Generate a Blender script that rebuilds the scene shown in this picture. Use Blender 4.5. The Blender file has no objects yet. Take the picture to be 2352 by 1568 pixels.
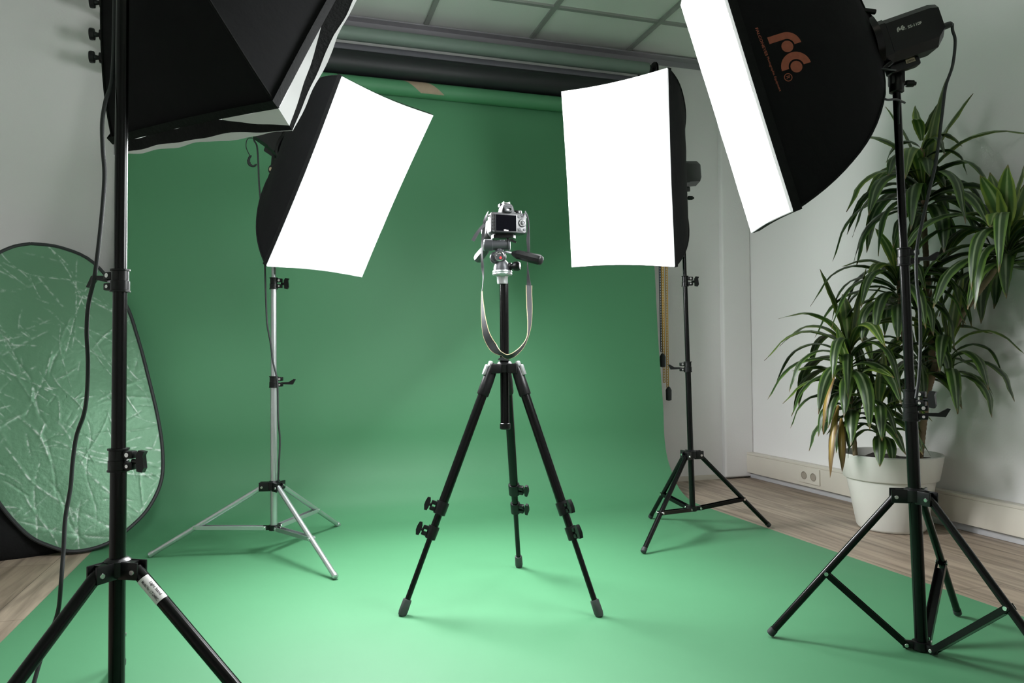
import bpy, bmesh, math, random
from mathutils import Vector, Matrix, noise
from mathutils.bvhtree import BVHTree
V = Vector
SC = bpy.context.scene
COL = SC.collection

# ------------------------------------------------------------------ camera
IW, IH, FPX = 2352, 1568, 1694.6
EYE = V((0, 0, 0.744))
yaw, pitch, roll = math.radians(17.235), math.radians(1.361), math.radians(-0.457)
fwd = V((math.sin(yaw)*math.cos(pitch), math.cos(yaw)*math.cos(pitch), math.sin(pitch)))
r0 = V((math.cos(yaw), -math.sin(yaw), 0)); u0 = r0.cross(fwd)
RT = r0*math.cos(roll)+u0*math.sin(roll); UP = u0*math.cos(roll)-r0*math.sin(roll)
cam = bpy.data.cameras.new('camera'); cam.sensor_width = 36; cam.lens = 36*FPX/IW; cam.clip_start = 0.02
co = bpy.data.objects.new('camera', cam); COL.objects.link(co)
co.matrix_world = Matrix(((RT.x, UP.x, -fwd.x, EYE.x), (RT.y, UP.y, -fwd.y, EYE.y), (RT.z, UP.z, -fwd.z, EYE.z), (0, 0, 0, 1)))
SC.camera = co
SC.view_settings.view_transform = 'Standard'; SC.view_settings.look = 'None'
SC.view_settings.gamma = 1; SC.view_settings.use_curve_mapping = False
SC.view_settings.exposure = 0.18
POWER = dict(near_left=7.5, silver=66.0, back_right=12.0, near_right=24.0)   # the four flash heads are set to different powers
FILL_LIGHT = 10.0
w = bpy.data.worlds.new('world'); SC.world = w; w.use_nodes = True
w.node_tree.nodes['Background'].inputs[0].default_value = (0.5, 0.55, 0.6, 1)
w.node_tree.nodes['Background'].inputs[1].default_value = 0.05

def ray(px, py): return fwd+RT*((px-IW/2)/FPX)-UP*((py-IH/2)/FPX)
def P(px, py, d): return EYE+ray(px, py)*d                       # measured point at a distance d ahead
def PX(px, py, axis, val):                                       # measured point on an axis plane
    r = ray(px, py); return EYE+r*((val-EYE[axis])/r[axis])
LAT = V((math.cos(yaw), -math.sin(yaw), 0)); DEP = V((math.sin(yaw), math.cos(yaw), 0)); ZZ = V((0, 0, 1))

# ------------------------------------------------------------------ materials
MATS = {}
def nodes(m): return m.node_tree.nodes, m.node_tree.links
def mat(name, col, rough=0.5, metal=0.0, spec=0.5, bump=None, sheen=0, var=None, coat=0, alpha=None):
    if name in MATS: return MATS[name]
    m = bpy.data.materials.new(name); m.use_nodes = True; n, l = nodes(m)
    b = n['Principled BSDF']
    b.inputs['Base Color'].default_value = (*col, 1); b.inputs['Roughness'].default_value = rough
    b.inputs['Metallic'].default_value = metal; b.inputs['Specular IOR Level'].default_value = spec
    if sheen: b.inputs['Sheen Weight'].default_value = sheen; b.inputs['Sheen Roughness'].default_value = 0.4
    if coat: b.inputs['Coat Weight'].default_value = coat
    tc = n.new('ShaderNodeTexCoord')
    nz = n.new('ShaderNodeTexNoise'); l.new(tc.outputs['Object'], nz.inputs['Vector'])
    nz.inputs['Scale'].default_value = (bump or var or (30, 0))[0]; nz.inputs['Detail'].default_value = 5
    if bump:
        bp = n.new('ShaderNodeBump'); bp.inputs['Strength'].default_value = bump[1]; bp.inputs['Distance'].default_value = 0.005
        l.new(nz.outputs['Fac'], bp.inputs['Height']); l.new(bp.outputs['Normal'], b.inputs['Normal'])
    k = var[1] if var else 0.06
    mx = n.new('ShaderNodeMix'); mx.data_type = 'RGBA'
    mx.inputs['A'].default_value = (*[c*(1-k) for c in col], 1); mx.inputs['B'].default_value = (*[min(1, c*(1+k)) for c in col], 1)
    n2 = n.new('ShaderNodeTexNoise'); l.new(tc.outputs['Object'], n2.inputs['Vector']); n2.inputs['Scale'].default_value = (var[0] if var else 7)
    l.new(n2.outputs['Fac'], mx.inputs['Factor']); l.new(mx.outputs['Result'], b.inputs['Base Color'])
    MATS[name] = m
    return m

black_metal = mat('black_painted_metal', (0.0018, 0.0018, 0.002), 0.22, spec=0.28)
black_plastic = mat('black_plastic', (0.004, 0.004, 0.0045), 0.34, spec=0.35, bump=(250, 0.05))
black_rubber = mat('black_rubber', (0.02, 0.022, 0.024), 0.6)
grey_rubber = mat('grey_rubber', (0.045, 0.05, 0.05), 0.6)
grey_cable = mat('grey_cable', (0.10, 0.10, 0.09), 0.55)
silver = mat('brushed_aluminium', (0.55, 0.57, 0.58), 0.3, metal=0.85)
chrome = mat('chrome', (0.75, 0.75, 0.74), 0.18, metal=1.0)
brass = mat('brass_bolt', (0.75, 0.62, 0.42), 0.3, metal=1.0)
magnes = mat('grey_cast_magnesium', (0.055, 0.057, 0.062), 0.38, metal=0.4, bump=(900, 0.03))
white_cloth = mat('white_cloth', (0.80, 0.81, 0.84), 0.8, bump=(60, 0.1))
fabric = mat('black_softbox_fabric', (0.0028, 0.0028, 0.0036), 0.8, spec=0.2, bump=(14, 0.5), var=(6, 0.3))
hemfab = mat('black_hem_webbing', (0.004, 0.0042, 0.0045), 0.8, spec=0.25, bump=(120, 0.4))
orange = mat('faded_orange_print', (0.33, 0.085, 0.045), 0.7, var=(90, 0.25))
greyprint = mat('light_grey_print', (0.5, 0.5, 0.47), 0.6, var=(300, 0.2))
whitelabel = mat('white_paper_label', (0.78, 0.74, 0.74), 0.6)
blackink = mat('black_ink', (0.02, 0.015, 0.02), 0.6)
tanlabel = mat('tan_paper_label', (0.55, 0.42, 0.3), 0.6)
pot_m = mat('white_glazed_plastic', (0.62, 0.61, 0.57), 0.45, bump=(5, 0.05), var=(4, 0.05))
soil_m = mat('dark_soil', (0.02, 0.014, 0.01), 0.95, bump=(60, 1.0))
wallm = mat('white_wall_paint', (0.765, 0.745, 0.74), 0.75, bump=(120, 0.12), var=(1.2, 0.03))
trunkm = mat('cream_plastic_trunking', (0.60, 0.56, 0.49), 0.45)
striprm = mat('pale_skirting_strip', (0.62, 0.63, 0.66), 0.3, metal=0.3)
tilem = mat('ceiling_tile', (0.72, 0.74, 0.70), 0.9, bump=(260, 0.3), var=(3, 0.05))
gridm = mat('ceiling_grid_metal', (0.30, 0.31, 0.29), 0.5)
angm = mat('grey_aluminium_angle', (0.33, 0.32, 0.34), 0.4, metal=0.2)
kraft = mat('kraft_paper', (0.34, 0.25, 0.18), 0.7, var=(40, 0.15))
greyroll = mat('sage_grey_paper', (0.17, 0.22, 0.19), 0.6, var=(3, 0.08))
darkroll = mat('dark_grey_paper', (0.16, 0.16, 0.18), 0.6, var=(3, 0.08))
blackroll = mat('black_paper', (0.010, 0.011, 0.013), 0.55, var=(3, 0.2))
yellow = mat('yellow_plastic_chain', (0.50, 0.27, 0.03), 0.45)
bluechain = mat('navy_plastic_chain', (0.008, 0.02, 0.045), 0.4)
screen_m = mat('black_glass_screen', (0.001, 0.001, 0.002), 0.12, spec=0.15)
strap_m = mat('dark_grey_woven_strap', (0.035, 0.035, 0.039), 0.8, bump=(1500, 0.15))
piping_m = mat('tan_piping', (0.55, 0.42, 0.25), 0.7)
red_m = mat('red_dot_paint', (0.5, 0.05, 0.05), 0.4)
bark_m = mat('ringed_bark', (0.20, 0.14, 0.085), 0.8, bump=(40, 0.8), var=(25, 0.4))

def green_paper():
    m = bpy.data.materials.new('green_seamless_paper'); m.use_nodes = True; n, l = nodes(m); b = n['Principled BSDF']
    tc = n.new('ShaderNodeTexCoord'); nz = n.new('ShaderNodeTexNoise'); nz.inputs['Scale'].default_value = 1.1; nz.inputs['Detail'].default_value = 2
    l.new(tc.outputs['Object'], nz.inputs['Vector'])
    mx = n.new('ShaderNodeMix'); mx.data_type = 'RGBA'
    mx.inputs['A'].default_value = (0.060, 0.208, 0.098, 1); mx.inputs['B'].default_value = (0.068, 0.232, 0.111, 1)
    l.new(nz.outputs['Fac'], mx.inputs['Factor']); l.new(mx.outputs['Result'], b.inputs['Base Color'])
    b.inputs['Roughness'].default_value = 0.6; b.inputs['Specular IOR Level'].default_value = 0.5
    n2 = n.new('ShaderNodeTexNoise'); n2.inputs['Scale'].default_value = 3.0; l.new(tc.outputs['Object'], n2.inputs['Vector'])
    bp = n.new('ShaderNodeBump'); bp.inputs['Strength'].default_value = 0.25; bp.inputs['Distance'].default_value = 0.02
    l.new(n2.outputs['Fac'], bp.inputs['Height']); l.new(bp.outputs['Normal'], b.inputs['Normal'])
    return m
greenp = green_paper()

def wood_floor():
    m = bpy.data.materials.new('oak_laminate'); m.use_nodes = True; n, l = nodes(m); b = n['Principled BSDF']
    tc = n.new('ShaderNodeTexCoord'); mp = n.new('ShaderNodeMapping'); mp.inputs['Rotation'].default_value = (0, 0, math.pi/2)
    l.new(tc.outputs['Object'], mp.inputs['Vector'])
    br = n.new('ShaderNodeTexBrick'); br.inputs['Scale'].default_value = 1; br.inputs['Brick Width'].default_value = 1.3; br.inputs['Row Height'].default_value = 0.19
    br.inputs['Mortar Size'].default_value = 0.0012; br.inputs['Color1'].default_value = (0.30, 0.235, 0.18, 1); br.inputs['Color2'].default_value = (0.38, 0.31, 0.245, 1)
    br.inputs['Mortar'].default_value = (0.10, 0.075, 0.055, 1)
    l.new(mp.outputs['Vector'], br.inputs['Vector'])
    m2 = n.new('ShaderNodeMapping'); m2.inputs['Scale'].default_value = (22, 1.6, 1); l.new(tc.outputs['Object'], m2.inputs['Vector'])
    nz = n.new('ShaderNodeTexNoise'); nz.inputs['Scale'].default_value = 1.5; nz.inputs['Detail'].default_value = 8; nz.inputs['Distortion'].default_value = 0.6
    l.new(m2.outputs['Vector'], nz.inputs['Vector'])
    cr = n.new('ShaderNodeValToRGB'); cr.color_ramp.elements[0].position = 0.33; cr.color_ramp.elements[0].color = (0.45, 0.42, 0.4, 1)
    cr.color_ramp.elements[1].position = 0.62; cr.color_ramp.elements[1].color = (1.15, 1.12, 1.1, 1)
    l.new(nz.outputs['Fac'], cr.inputs['Fac'])
    mu = n.new('ShaderNodeMix'); mu.data_type = 'RGBA'; mu.blend_type = 'MULTIPLY'; mu.inputs['Factor'].default_value = 0.8
    l.new(br.outputs['Color'], mu.inputs['A']); l.new(cr.outputs['Color'], mu.inputs['B']); l.new(mu.outputs['Result'], b.inputs['Base Color'])
    b.inputs['Roughness'].default_value = 0.5
    bp = n.new('ShaderNodeBump'); bp.inputs['Strength'].default_value = 0.08; l.new(nz.outputs['Fac'], bp.inputs['Height']); l.new(bp.outputs['Normal'], b.inputs['Normal'])
    return m

def emis(power, name='lit_diffuser_cloth'):
    m = bpy.data.materials.new(name); m.use_nodes = True; n, l = nodes(m); b = n['Principled BSDF']
    b.inputs['Base Color'].default_value = (0.8, 0.8, 0.8, 1)
    g = n.new('ShaderNodeNewGeometry')
    mt = n.new('ShaderNodeMath'); mt.operation = 'SUBTRACT'; mt.inputs[0].default_value = 1; l.new(g.outputs['Backfacing'], mt.inputs[1])
    m3 = n.new('ShaderNodeMath'); m3.operation = 'MULTIPLY'; m3.inputs[1].default_value = power; l.new(mt.outputs[0], m3.inputs[0])
    b.inputs['Emission Color'].default_value = (0.97, 0.99, 1.0, 1); l.new(m3.outputs[0], b.inputs['Emission Strength'])
    return m

def translucent_white():
    m = bpy.data.materials.new('translucent_white_lip'); m.use_nodes = True; n, l = nodes(m); b = n['Principled BSDF']
    b.inputs['Base Color'].default_value = (0.8, 0.81, 0.85, 1); b.inputs['Roughness'].default_value = 0.8
    t = n.new('ShaderNodeBsdfTranslucent'); t.inputs['Color'].default_value = (0.8, 0.81, 0.85, 1)
    ms = n.new('ShaderNodeMixShader'); ms.inputs[0].default_value = 0.5
    l.new(b.outputs[0], ms.inputs[1]); l.new(t.outputs[0], ms.inputs[2]); l.new(ms.outputs[0], n['Material Output'].inputs[0])
    return m
tlip = translucent_white()
borderm = emis(0.42, "glowing_diffuser_border")  # weak emission in place of lamp light coming through the border cloth
lining = emis(0.38, 'glowing_white_lining')  # own emission stands for light shining through the lining

def leaf_mat(name, g1, g2, pale, dry=0.0):
    m = bpy.data.materials.new(name); m.use_nodes = True; n, l = nodes(m); b = n['Principled BSDF']
    uv = n.new('ShaderNodeUVMap'); uv.uv_map = 'UVMap'; sp = n.new('ShaderNodeSeparateXYZ'); l.new(uv.outputs[0], sp.inputs[0])
    cr = n.new('ShaderNodeValToRGB'); e = cr.color_ramp.elements; cr.color_ramp.interpolation = 'LINEAR'
    e[0].position = 0.0; e[0].color = (*g2, 1); e[1].position = 1.0; e[1].color = (*g2, 1)
    for p, c in ((0.12, g2), (0.2, g1), (0.40, g1), (0.46, pale), (0.54, pale), (0.60, g1), (0.80, g1), (0.88, g2)):
        x = e.new(p); x.color = (*c, 1)
    l.new(sp.outputs['X'], cr.inputs['Fac'])
    tc = n.new('ShaderNodeTexCoord'); nz = n.new('ShaderNodeTexNoise'); nz.inputs['Scale'].default_value = 9; l.new(tc.outputs['Object'], nz.inputs['Vector'])
    mx = n.new('ShaderNodeMix'); mx.data_type = 'RGBA'; mx.blend_type = 'MULTIPLY'; mx.inputs['Factor'].default_value = 0.6
    c2 = n.new('ShaderNodeValToRGB'); c2.color_ramp.elements[0].color = (0.45, 0.45, 0.45, 1); c2.color_ramp.elements[1].color = (1.3, 1.3, 1.2, 1)
    c2.color_ramp.elements[0].position = 0.3; c2.color_ramp.elements[1].position = 0.7
    l.new(nz.outputs['Fac'], c2.inputs['Fac']); l.new(cr.outputs['Color'], mx.inputs['A']); l.new(c2.outputs['Color'], mx.inputs['B'])
    # dried brown tips
    tp = n.new('ShaderNodeMapRange'); tp.inputs['From Min'].default_value = 0.93-dry; tp.inputs['From Max'].default_value = 1.0-dry*0.5; l.new(sp.outputs['Y'], tp.inputs['Value'])
    m4 = n.new('ShaderNodeMix'); m4.data_type = 'RGBA'; l.new(tp.outputs[0], m4.inputs['Factor']); l.new(mx.outputs['Result'], m4.inputs['A'])
    m4.inputs['B'].default_value = (0.16, 0.09, 0.035, 1)
    l.new(m4.outputs['Result'], b.inputs['Base Color']); b.inputs['Roughness'].default_value = 0.38; b.inputs['Specular IOR Level'].default_value = 0.5
    t = n.new('ShaderNodeBsdfTranslucent'); l.new(m4.outputs['Result'], t.inputs['Color'])
    ms = n.new('ShaderNodeMixShader'); ms.inputs[0].default_value = 0.12
    l.new(b.outputs[0], ms.inputs[1]); l.new(t.outputs[0], ms.inputs[2]); l.new(ms.outputs[0], n['Material Output'].inputs[0])
    return m
leafm = leaf_mat('striped_leaf', (0.018, 0.042, 0.010), (0.075, 0.135, 0.026), (0.14, 0.18, 0.10))
youngm = leaf_mat('young_yellow_green_leaf', (0.05, 0.10, 0.018), (0.17, 0.23, 0.04), (0.20, 0.25, 0.10))
drym = leaf_mat('withered_yellow_leaf', (0.30, 0.19, 0.04), (0.10, 0.06, 0.03), (0.38, 0.25, 0.06), 0.3)

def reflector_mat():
    m = bpy.data.materials.new('creased_green_tinted_foil_cloth'); m.use_nodes = True; n, l = nodes(m); b = n['Principled BSDF']
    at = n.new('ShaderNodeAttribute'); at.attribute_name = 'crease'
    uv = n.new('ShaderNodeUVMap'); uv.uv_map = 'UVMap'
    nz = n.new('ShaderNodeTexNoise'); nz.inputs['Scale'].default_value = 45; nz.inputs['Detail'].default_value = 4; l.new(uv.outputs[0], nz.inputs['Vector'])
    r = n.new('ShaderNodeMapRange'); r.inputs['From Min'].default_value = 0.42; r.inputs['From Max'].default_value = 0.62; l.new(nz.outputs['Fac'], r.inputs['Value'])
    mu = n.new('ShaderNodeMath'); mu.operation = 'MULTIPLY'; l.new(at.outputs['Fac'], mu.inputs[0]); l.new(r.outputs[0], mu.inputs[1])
    mx = n.new('ShaderNodeMix'); mx.data_type = 'RGBA'; mx.inputs['A'].default_value = (0.125, 0.265, 0.16, 1); mx.inputs['B'].default_value = (0.80, 0.84, 0.82, 1)  # green tint as base colour, silvery crease highlights painted over it
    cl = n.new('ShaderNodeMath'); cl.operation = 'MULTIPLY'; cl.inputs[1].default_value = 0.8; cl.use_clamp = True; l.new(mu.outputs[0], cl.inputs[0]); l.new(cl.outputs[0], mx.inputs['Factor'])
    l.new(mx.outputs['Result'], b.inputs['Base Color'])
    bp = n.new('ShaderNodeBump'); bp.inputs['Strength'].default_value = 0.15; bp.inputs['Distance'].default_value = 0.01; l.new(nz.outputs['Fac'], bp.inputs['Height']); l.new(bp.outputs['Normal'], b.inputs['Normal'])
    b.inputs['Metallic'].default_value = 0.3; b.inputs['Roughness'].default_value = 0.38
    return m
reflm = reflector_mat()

# ------------------------------------------------------------------ mesh builder
class MB:
    def __init__(s): s.b = bmesh.new(); s.uv = s.b.loops.layers.uv.new('UVMap')
    def quadgrid(s, pts, closed_u=False, uvs=None):
        rows = [[s.b.verts.new(p) for p in r] for r in pts]
        for i in range(len(rows)-1):
            n = len(rows[i])
            for j in range(n if closed_u else n-1):
                k = (j+1) % n
                f = s.b.faces.new((rows[i][j], rows[i][k], rows[i+1][k], rows[i+1][j]))
                if uvs:
                    for lp, (a, c) in zip(f.loops, ((i, j), (i, k), (i+1, k), (i+1, j))): lp[s.uv].uv = uvs[a][c]
        return rows
    def box(s, c, size, ax=None, bevel=0.0, seg=2):
        x, y, z = ax or (V((1, 0, 0)), V((0, 1, 0)), V((0, 0, 1)))
        t = bmesh.new(); bmesh.ops.create_cube(t, size=1)
        for v in t.verts: v.co = V((v.co.x*size[0], v.co.y*size[1], v.co.z*size[2]))
        if bevel: bmesh.ops.bevel(t, geom=t.edges[:], offset=bevel, segments=seg, affect='EDGES', profile=0.6)
        s._merge(t, lambda p: V(c)+x*p.x+y*p.y+z*p.z)
    def _merge(s, t, fn):
        mp = {}
        for v in t.verts: mp[v] = s.b.verts.new(fn(v.co))
        for f in t.faces:
            try: s.b.faces.new([mp[v] for v in f.verts])
            except ValueError: pass
        t.free()
    def lathe(s, o, d, prof, n=24, ax=None):
        d = V(d).normalized(); a = (ax or (V((0, 0, 1)) if abs(d.z) < 0.9 else V((1, 0, 0))))
        x = (a-d*a.dot(d)).normalized(); y = d.cross(x)
        rows = []
        for h, r in prof:
            rows.append([V(o)+d*h+x*(r*math.cos(2*math.pi*k/n))+y*(r*math.sin(2*math.pi*k/n)) for k in range(n)])
        rr = s.quadgrid(rows, closed_u=True)
        for ring in (rr[0], rr[-1]):
            try: s.b.faces.new(ring)
            except ValueError: pass
    def cyl(s, a, b, r, r2=None, n=20):
        a = V(a); b = V(b); L = (b-a).length; s.lathe(a, b-a, [(0, r), (L, r if r2 is None else r2)], n)
    def tube(s, pts, r, n=8):
        pts = [V(p) for p in pts]; rows = []; up = None
        for i, p in enumerate(pts):
            t = (pts[min(i+1, len(pts)-1)]-pts[max(i-1, 0)]).normalized()
            if up is None: up = t.orthogonal().normalized()
            up = (up-t*up.dot(t)).normalized(); q = t.cross(up); rad = r[i] if isinstance(r, (list, tuple)) else r
            rows.append([p+up*(rad*math.cos(2*math.pi*k/n))+q*(rad*math.sin(2*math.pi*k/n)) for k in range(n)])
        rr = s.quadgrid(rows, closed_u=True)
        for ring in (rr[0], rr[-1]): s.b.faces.new(ring)
    def prism(s, poly, o, x, y, z, h):
        o = V(o); a = [s.b.verts.new(o+x*p[0]+y*p[1]) for p in poly]; b = [s.b.verts.new(o+x*p[0]+y*p[1]+z*h) for p in poly]
        n = len(poly); s.b.faces.new(a); s.b.faces.new(b)
        for i in range(n): s.b.faces.new((a[i], a[(i+1) % n], b[(i+1) % n], b[i]))
    def sphere(s, c, r, n=12):
        t = bmesh.new(); bmesh.ops.create_uvsphere(t, u_segments=n, v_segments=n//2+2, radius=1)
        rr = r if isinstance(r, (tuple, list)) else (r, r, r)
        s._merge(t, lambda p: V(c)+V((p.x*rr[0], p.y*rr[1], p.z*rr[2])))

def smooth_curve(pts, k=6):
    pts = [V(p) for p in pts]; out = []
    for i in range(len(pts)-1):
        p0, p1, p2, p3 = pts[max(i-1, 0)], pts[i], pts[i+1], pts[min(i+2, len(pts)-1)]
        for j in range(k):
            t = j/k
            out.append(0.5*((2*p1)+(p2-p0)*t+(2*p0-5*p1+4*p2-p3)*t*t+(3*p1-p0-3*p2+p3)*t*t*t))
    out.append(pts[-1]); return out

def obj(name, mb, m, parent=None, ang=35, recalc=True, flat=False, label=None, keep=False):
    b = mb.b
    if recalc: bmesh.ops.recalc_face_normals(b, faces=b.faces[:])
    lim = math.radians(ang)
    for f in b.faces: f.smooth = not flat
    for e in b.edges:
        if len(e.link_faces) == 2 and e.calc_face_angle(0) > lim: e.smooth = False
    if parent is not None: org = V(parent['org'])
    else:
        xs = [v.co for v in b.verts]; org = V((sum(p.x for p in xs)/len(xs), sum(p.y for p in xs)/len(xs), min(p.z for p in xs)))
    for v in b.verts: v.co -= org
    me = bpy.data.meshes.new(name); b.to_mesh(me); b.free(); me.materials.append(m)
    o = bpy.data.objects.new(name, me); COL.objects.link(o); o['org'] = tuple(org)
    if parent is not None: o.parent = parent
    else: o.location = org
    if label: o['label'] = label
    return o
def thing(name, label, cat, loc, group=None):
    o = bpy.data.objects.new(name, None); COL.objects.link(o); o.location = loc; o['org'] = tuple(loc); o.empty_display_size = 0.1
    return tag(o, label, cat, group)
def tag(o, label, cat, group=None):
    o['label'] = label; o['category'] = cat
    if group: o['group'] = group
    return o
def struct(name, mb, m, parent=None, **k):
    o = obj(name, mb, m, parent, **k)
    if parent is None: o['kind'] = 'structure'
    return o

# text and logo shapes in a local 2D frame
def text_mesh(s, size, bold=0.0, width=None):
    c = bpy.data.curves.new('t', 'FONT'); c.body = s; c.size = size; c.offset = bold; c.resolution_u = 3
    o = bpy.data.objects.new('t', c); COL.objects.link(o)
    dg = bpy.context.evaluated_depsgraph_get(); me = bpy.data.meshes.new_from_object(o.evaluated_get(dg))
    vs = [v.co.copy() for v in me.vertices]; fs = [tuple(p.vertices) for p in me.polygons]
    bpy.data.objects.remove(o); bpy.data.curves.remove(c); bpy.data.meshes.remove(me)
    if width:
        x0 = min(v.x for v in vs); x1 = max(v.x for v in vs); k = width/(x1-x0)
        for v in vs: v.x = (v.x-x0)*k
    return vs, fs
def logo_mesh():
    vs, fs = [], []
    def poly(ps):
        i = len(vs); vs.extend(V((p[0], p[1], 0)) for p in ps); fs.append(tuple(range(i, i+len(ps))))
    def ring(c, ra, rb, a0, a1, n=16):
        for k in range(n):
            t0 = math.radians(a0+(a1-a0)*k/n); t1 = math.radians(a0+(a1-a0)*(k+1)/n)
            poly([(c[0]+r*math.cos(t), c[1]+r*math.sin(t)) for r, t in ((ra, t0), (rb, t0), (rb, t1), (ra, t1))])
    def disc(c, r, n=20): poly([(c[0]+r*math.cos(2*math.pi*k/n), c[1]+r*math.sin(2*math.pi*k/n)) for k in range(n)])
    poly([(-42, 0), (42, 0), (42, 191), (-42, 191)]); ring((133, 191), 91, 175, 180, 90); disc((133, 191), 71)
    disc((398, 208), 71); ring((398, 208), 93, 182, 90, 270); ring((490, 70), 41, 50, 0, 360, 18)
    v2, f2 = text_mesh('R', 70, 0.002)
    i = len(vs); vs.extend(V((v.x+466, v.y+46, 0)) for v in v2); fs.extend(tuple(a+i for a in f) for f in f2)
    return vs, fs
def put_flat(mb, vf, fn):
    vs, fs = vf; nv = [mb.b.verts.new(fn(v)) for v in vs]
    for f in fs:
        try: mb.b.faces.new([nv[a] for a in f])
        except ValueError: pass

# ------------------------------------------------------------------ room
ZC = 2.558; YB = 3.97; XR = 2.78; XL = -1.75; YF = -1.6
b = MB(); b.box(((XL+XR)/2, (YB+YF)/2, -0.05), (XR-XL+0.4, YB-YF+0.4, 0.1)); struct('floor', b, wood_floor())
b = MB(); b.box(((XL+XR)/2, YB+0.05, ZC/2), (XR-XL, 0.1, ZC)); struct('wall_back', b, wallm)
b = MB(); b.box((XR+0.05, (YB+YF)/2, ZC/2), (0.1, YB-YF+0.2, ZC)); struct('wall_right', b, wallm)
b = MB(); b.box((XL-0.05, (YB+YF)/2, ZC/2), (0.1, YB-YF+0.2, ZC)); struct('wall_left', b, wallm)
b = MB(); b.box(((XL+XR)/2, YF-0.05, ZC/2), (XR-XL, 0.1, ZC)); struct('wall_front', b, wallm)
b = MB(); b.box(((XL+XR)/2, (YB+YF)/2, ZC+0.06), (XR-XL+0.4, YB-YF+0.4, 0.1)); ceil = struct('ceiling', b, tilem)
b = MB()
x = 0.13-0.6*3
while x < XR:
    if x > XL: b.box((x, (YB+YF)/2, ZC+0.003), (0.024, YB-YF, 0.014))
    x += 0.603
y = 3.535
while y > YF:
    b.box(((XL+XR)/2, y, ZC+0.004), (XR-XL, 0.024, 0.013)); y -= 0.6
struct('ceiling_grid', b, gridm, ceil)
b = MB(); b.box(((XL+XR)/2, YB-0.03, ZC-0.004), (XR-XL, 0.06, 0.008)); b.box(((XL+XR)/2, YB-0.004, ZC-0.02), (XR-XL, 0.008, 0.04)); struct('trim_1', b, angm)
b = MB(); b.box((XR-0.03, (YB+YF)/2, ZC-0.006), (0.05, YB-YF-0.1, 0.008)); struct('trim_2', b, angm)
# boxed column in the corner right of the green paper
b = MB(); b.box((2.68, YB-0.012, ZC/2-0.001), (0.2, 0.05, ZC-0.02), bevel=0.012, seg=4); struct('trim_3', b, wallm)
b = MB(); b.box((2.2, YB-0.006, 0.014), (0.72, 0.012, 0.028)); struct('baseboard_back', b, trunkm)
b = MB(); b.box((-1.2, YB-0.006, 0.03), (0.9, 0.012, 0.06)); struct('baseboard_left', b, trunkm)
# cable trunking along the right wall
b = MB()
b.box((XR-0.025, (3.94+YF)/2, 0.09), (0.05, 3.94-YF, 0.108), bevel=0.004)
b.box((XR-0.0245, (3.94+YF)/2, 0.151), (0.047, 3.94-YF, 0.016), bevel=0.005, seg=3)
tr = struct('trim_4', b, trunkm)
b = MB(); b.box((XR-0.012, (3.94+YF)/2, 0.018), (0.02, 3.94-YF, 0.034), bevel=0.003); struct('baseboard_right', b, striprm)
# double wall socket set in the trunking
so = thing('wall_socket', 'double cream wall socket set in the trunking left of the plant pot', 'socket', (2.728, 3.363, 0.06))
b = MB(); b.box((2.726, 3.363, 0.098), (0.008, 0.165, 0.084), bevel=0.002); obj('socket_plate', b, trunkm, so)
dark_hole = mat('socket_recess_cream', (0.32, 0.28, 0.23), 0.5)
for yy in (3.400, 3.326):
    b = MB()
    b.lathe((2.7215, yy, 0.096), (-1, 0, 0), [(0, 0.020), (0.0025, 0.0215), (0.0028, 0.0195), (-0.003, 0.0185), (-0.0032, 0.001)], 28)
    sk = obj('socket_well', b, dark_hole, so)
    b = MB()
    for dy in (-0.0095, 0.0095): b.cyl((2.7235, yy+dy, 0.096), (2.7243, yy+dy, 0.096), 0.003, n=10)
    b.box((2.7225, yy, 0.1145), (0.003, 0.005, 0.004)); b.box((2.7225, yy, 0.0775), (0.003, 0.005, 0.004))
    obj('socket_contacts', b, chrome, sk)

# ------------------------------------------------------------------ paper rolls on the back wall
def fixed_roll(name, label, z, yc, r, m, x0=-0.72, x1=2.01, core=True):
    t = thing(name, label, 'paper roll', ((x0+x1)/2, yc, z), 'background paper rolls hung on the back wall')
    b = MB(); b.lathe((x0, yc, z), (1, 0, 0), [(0, r*0.55), (0, r), (x1-x0, r), (x1-x0, r*0.55)], 40); obj('paper_tube', b, m, t)
    if core:
        for s, xx in ((-1, x0), (1, x1)):
            b = MB(); b.lathe((xx, yc, z), (s, 0, 0), [(-0.02, 0.02), (0.0, 0.026), (0.012, 0.026), (0.013, 0.018), (0.022, 0.018), (0.024, 0.026), (0.032, 0.022), (0.034, 0.011), (0.10, 0.010), (0.112, 0.013), (0.114, 0.026), (0.126, 0.028), (0.134, 0.026), (0.136, 0.0)] if s < 0 else [(-0.02, 0.02), (0, 0.026), (0.02, 0.026), (0.022, 0.012), (0.035, 0.012)], 24)
            obj('roll_spigot', b, black_plastic, t)
    return t
fixed_roll('paper_roll', 'sage grey background paper roll, topmost on the back wall', 2.412, 3.80, 0.036, greyroll)
fixed_roll('paper_roll', 'dark grey background paper roll between the sage one and the black one', 2.352, 3.885, 0.040, darkroll, core=False)
fixed_roll('paper_roll', 'thick black background paper roll directly above the green one', 2.262, 3.80, 0.062, blackroll)
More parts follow.
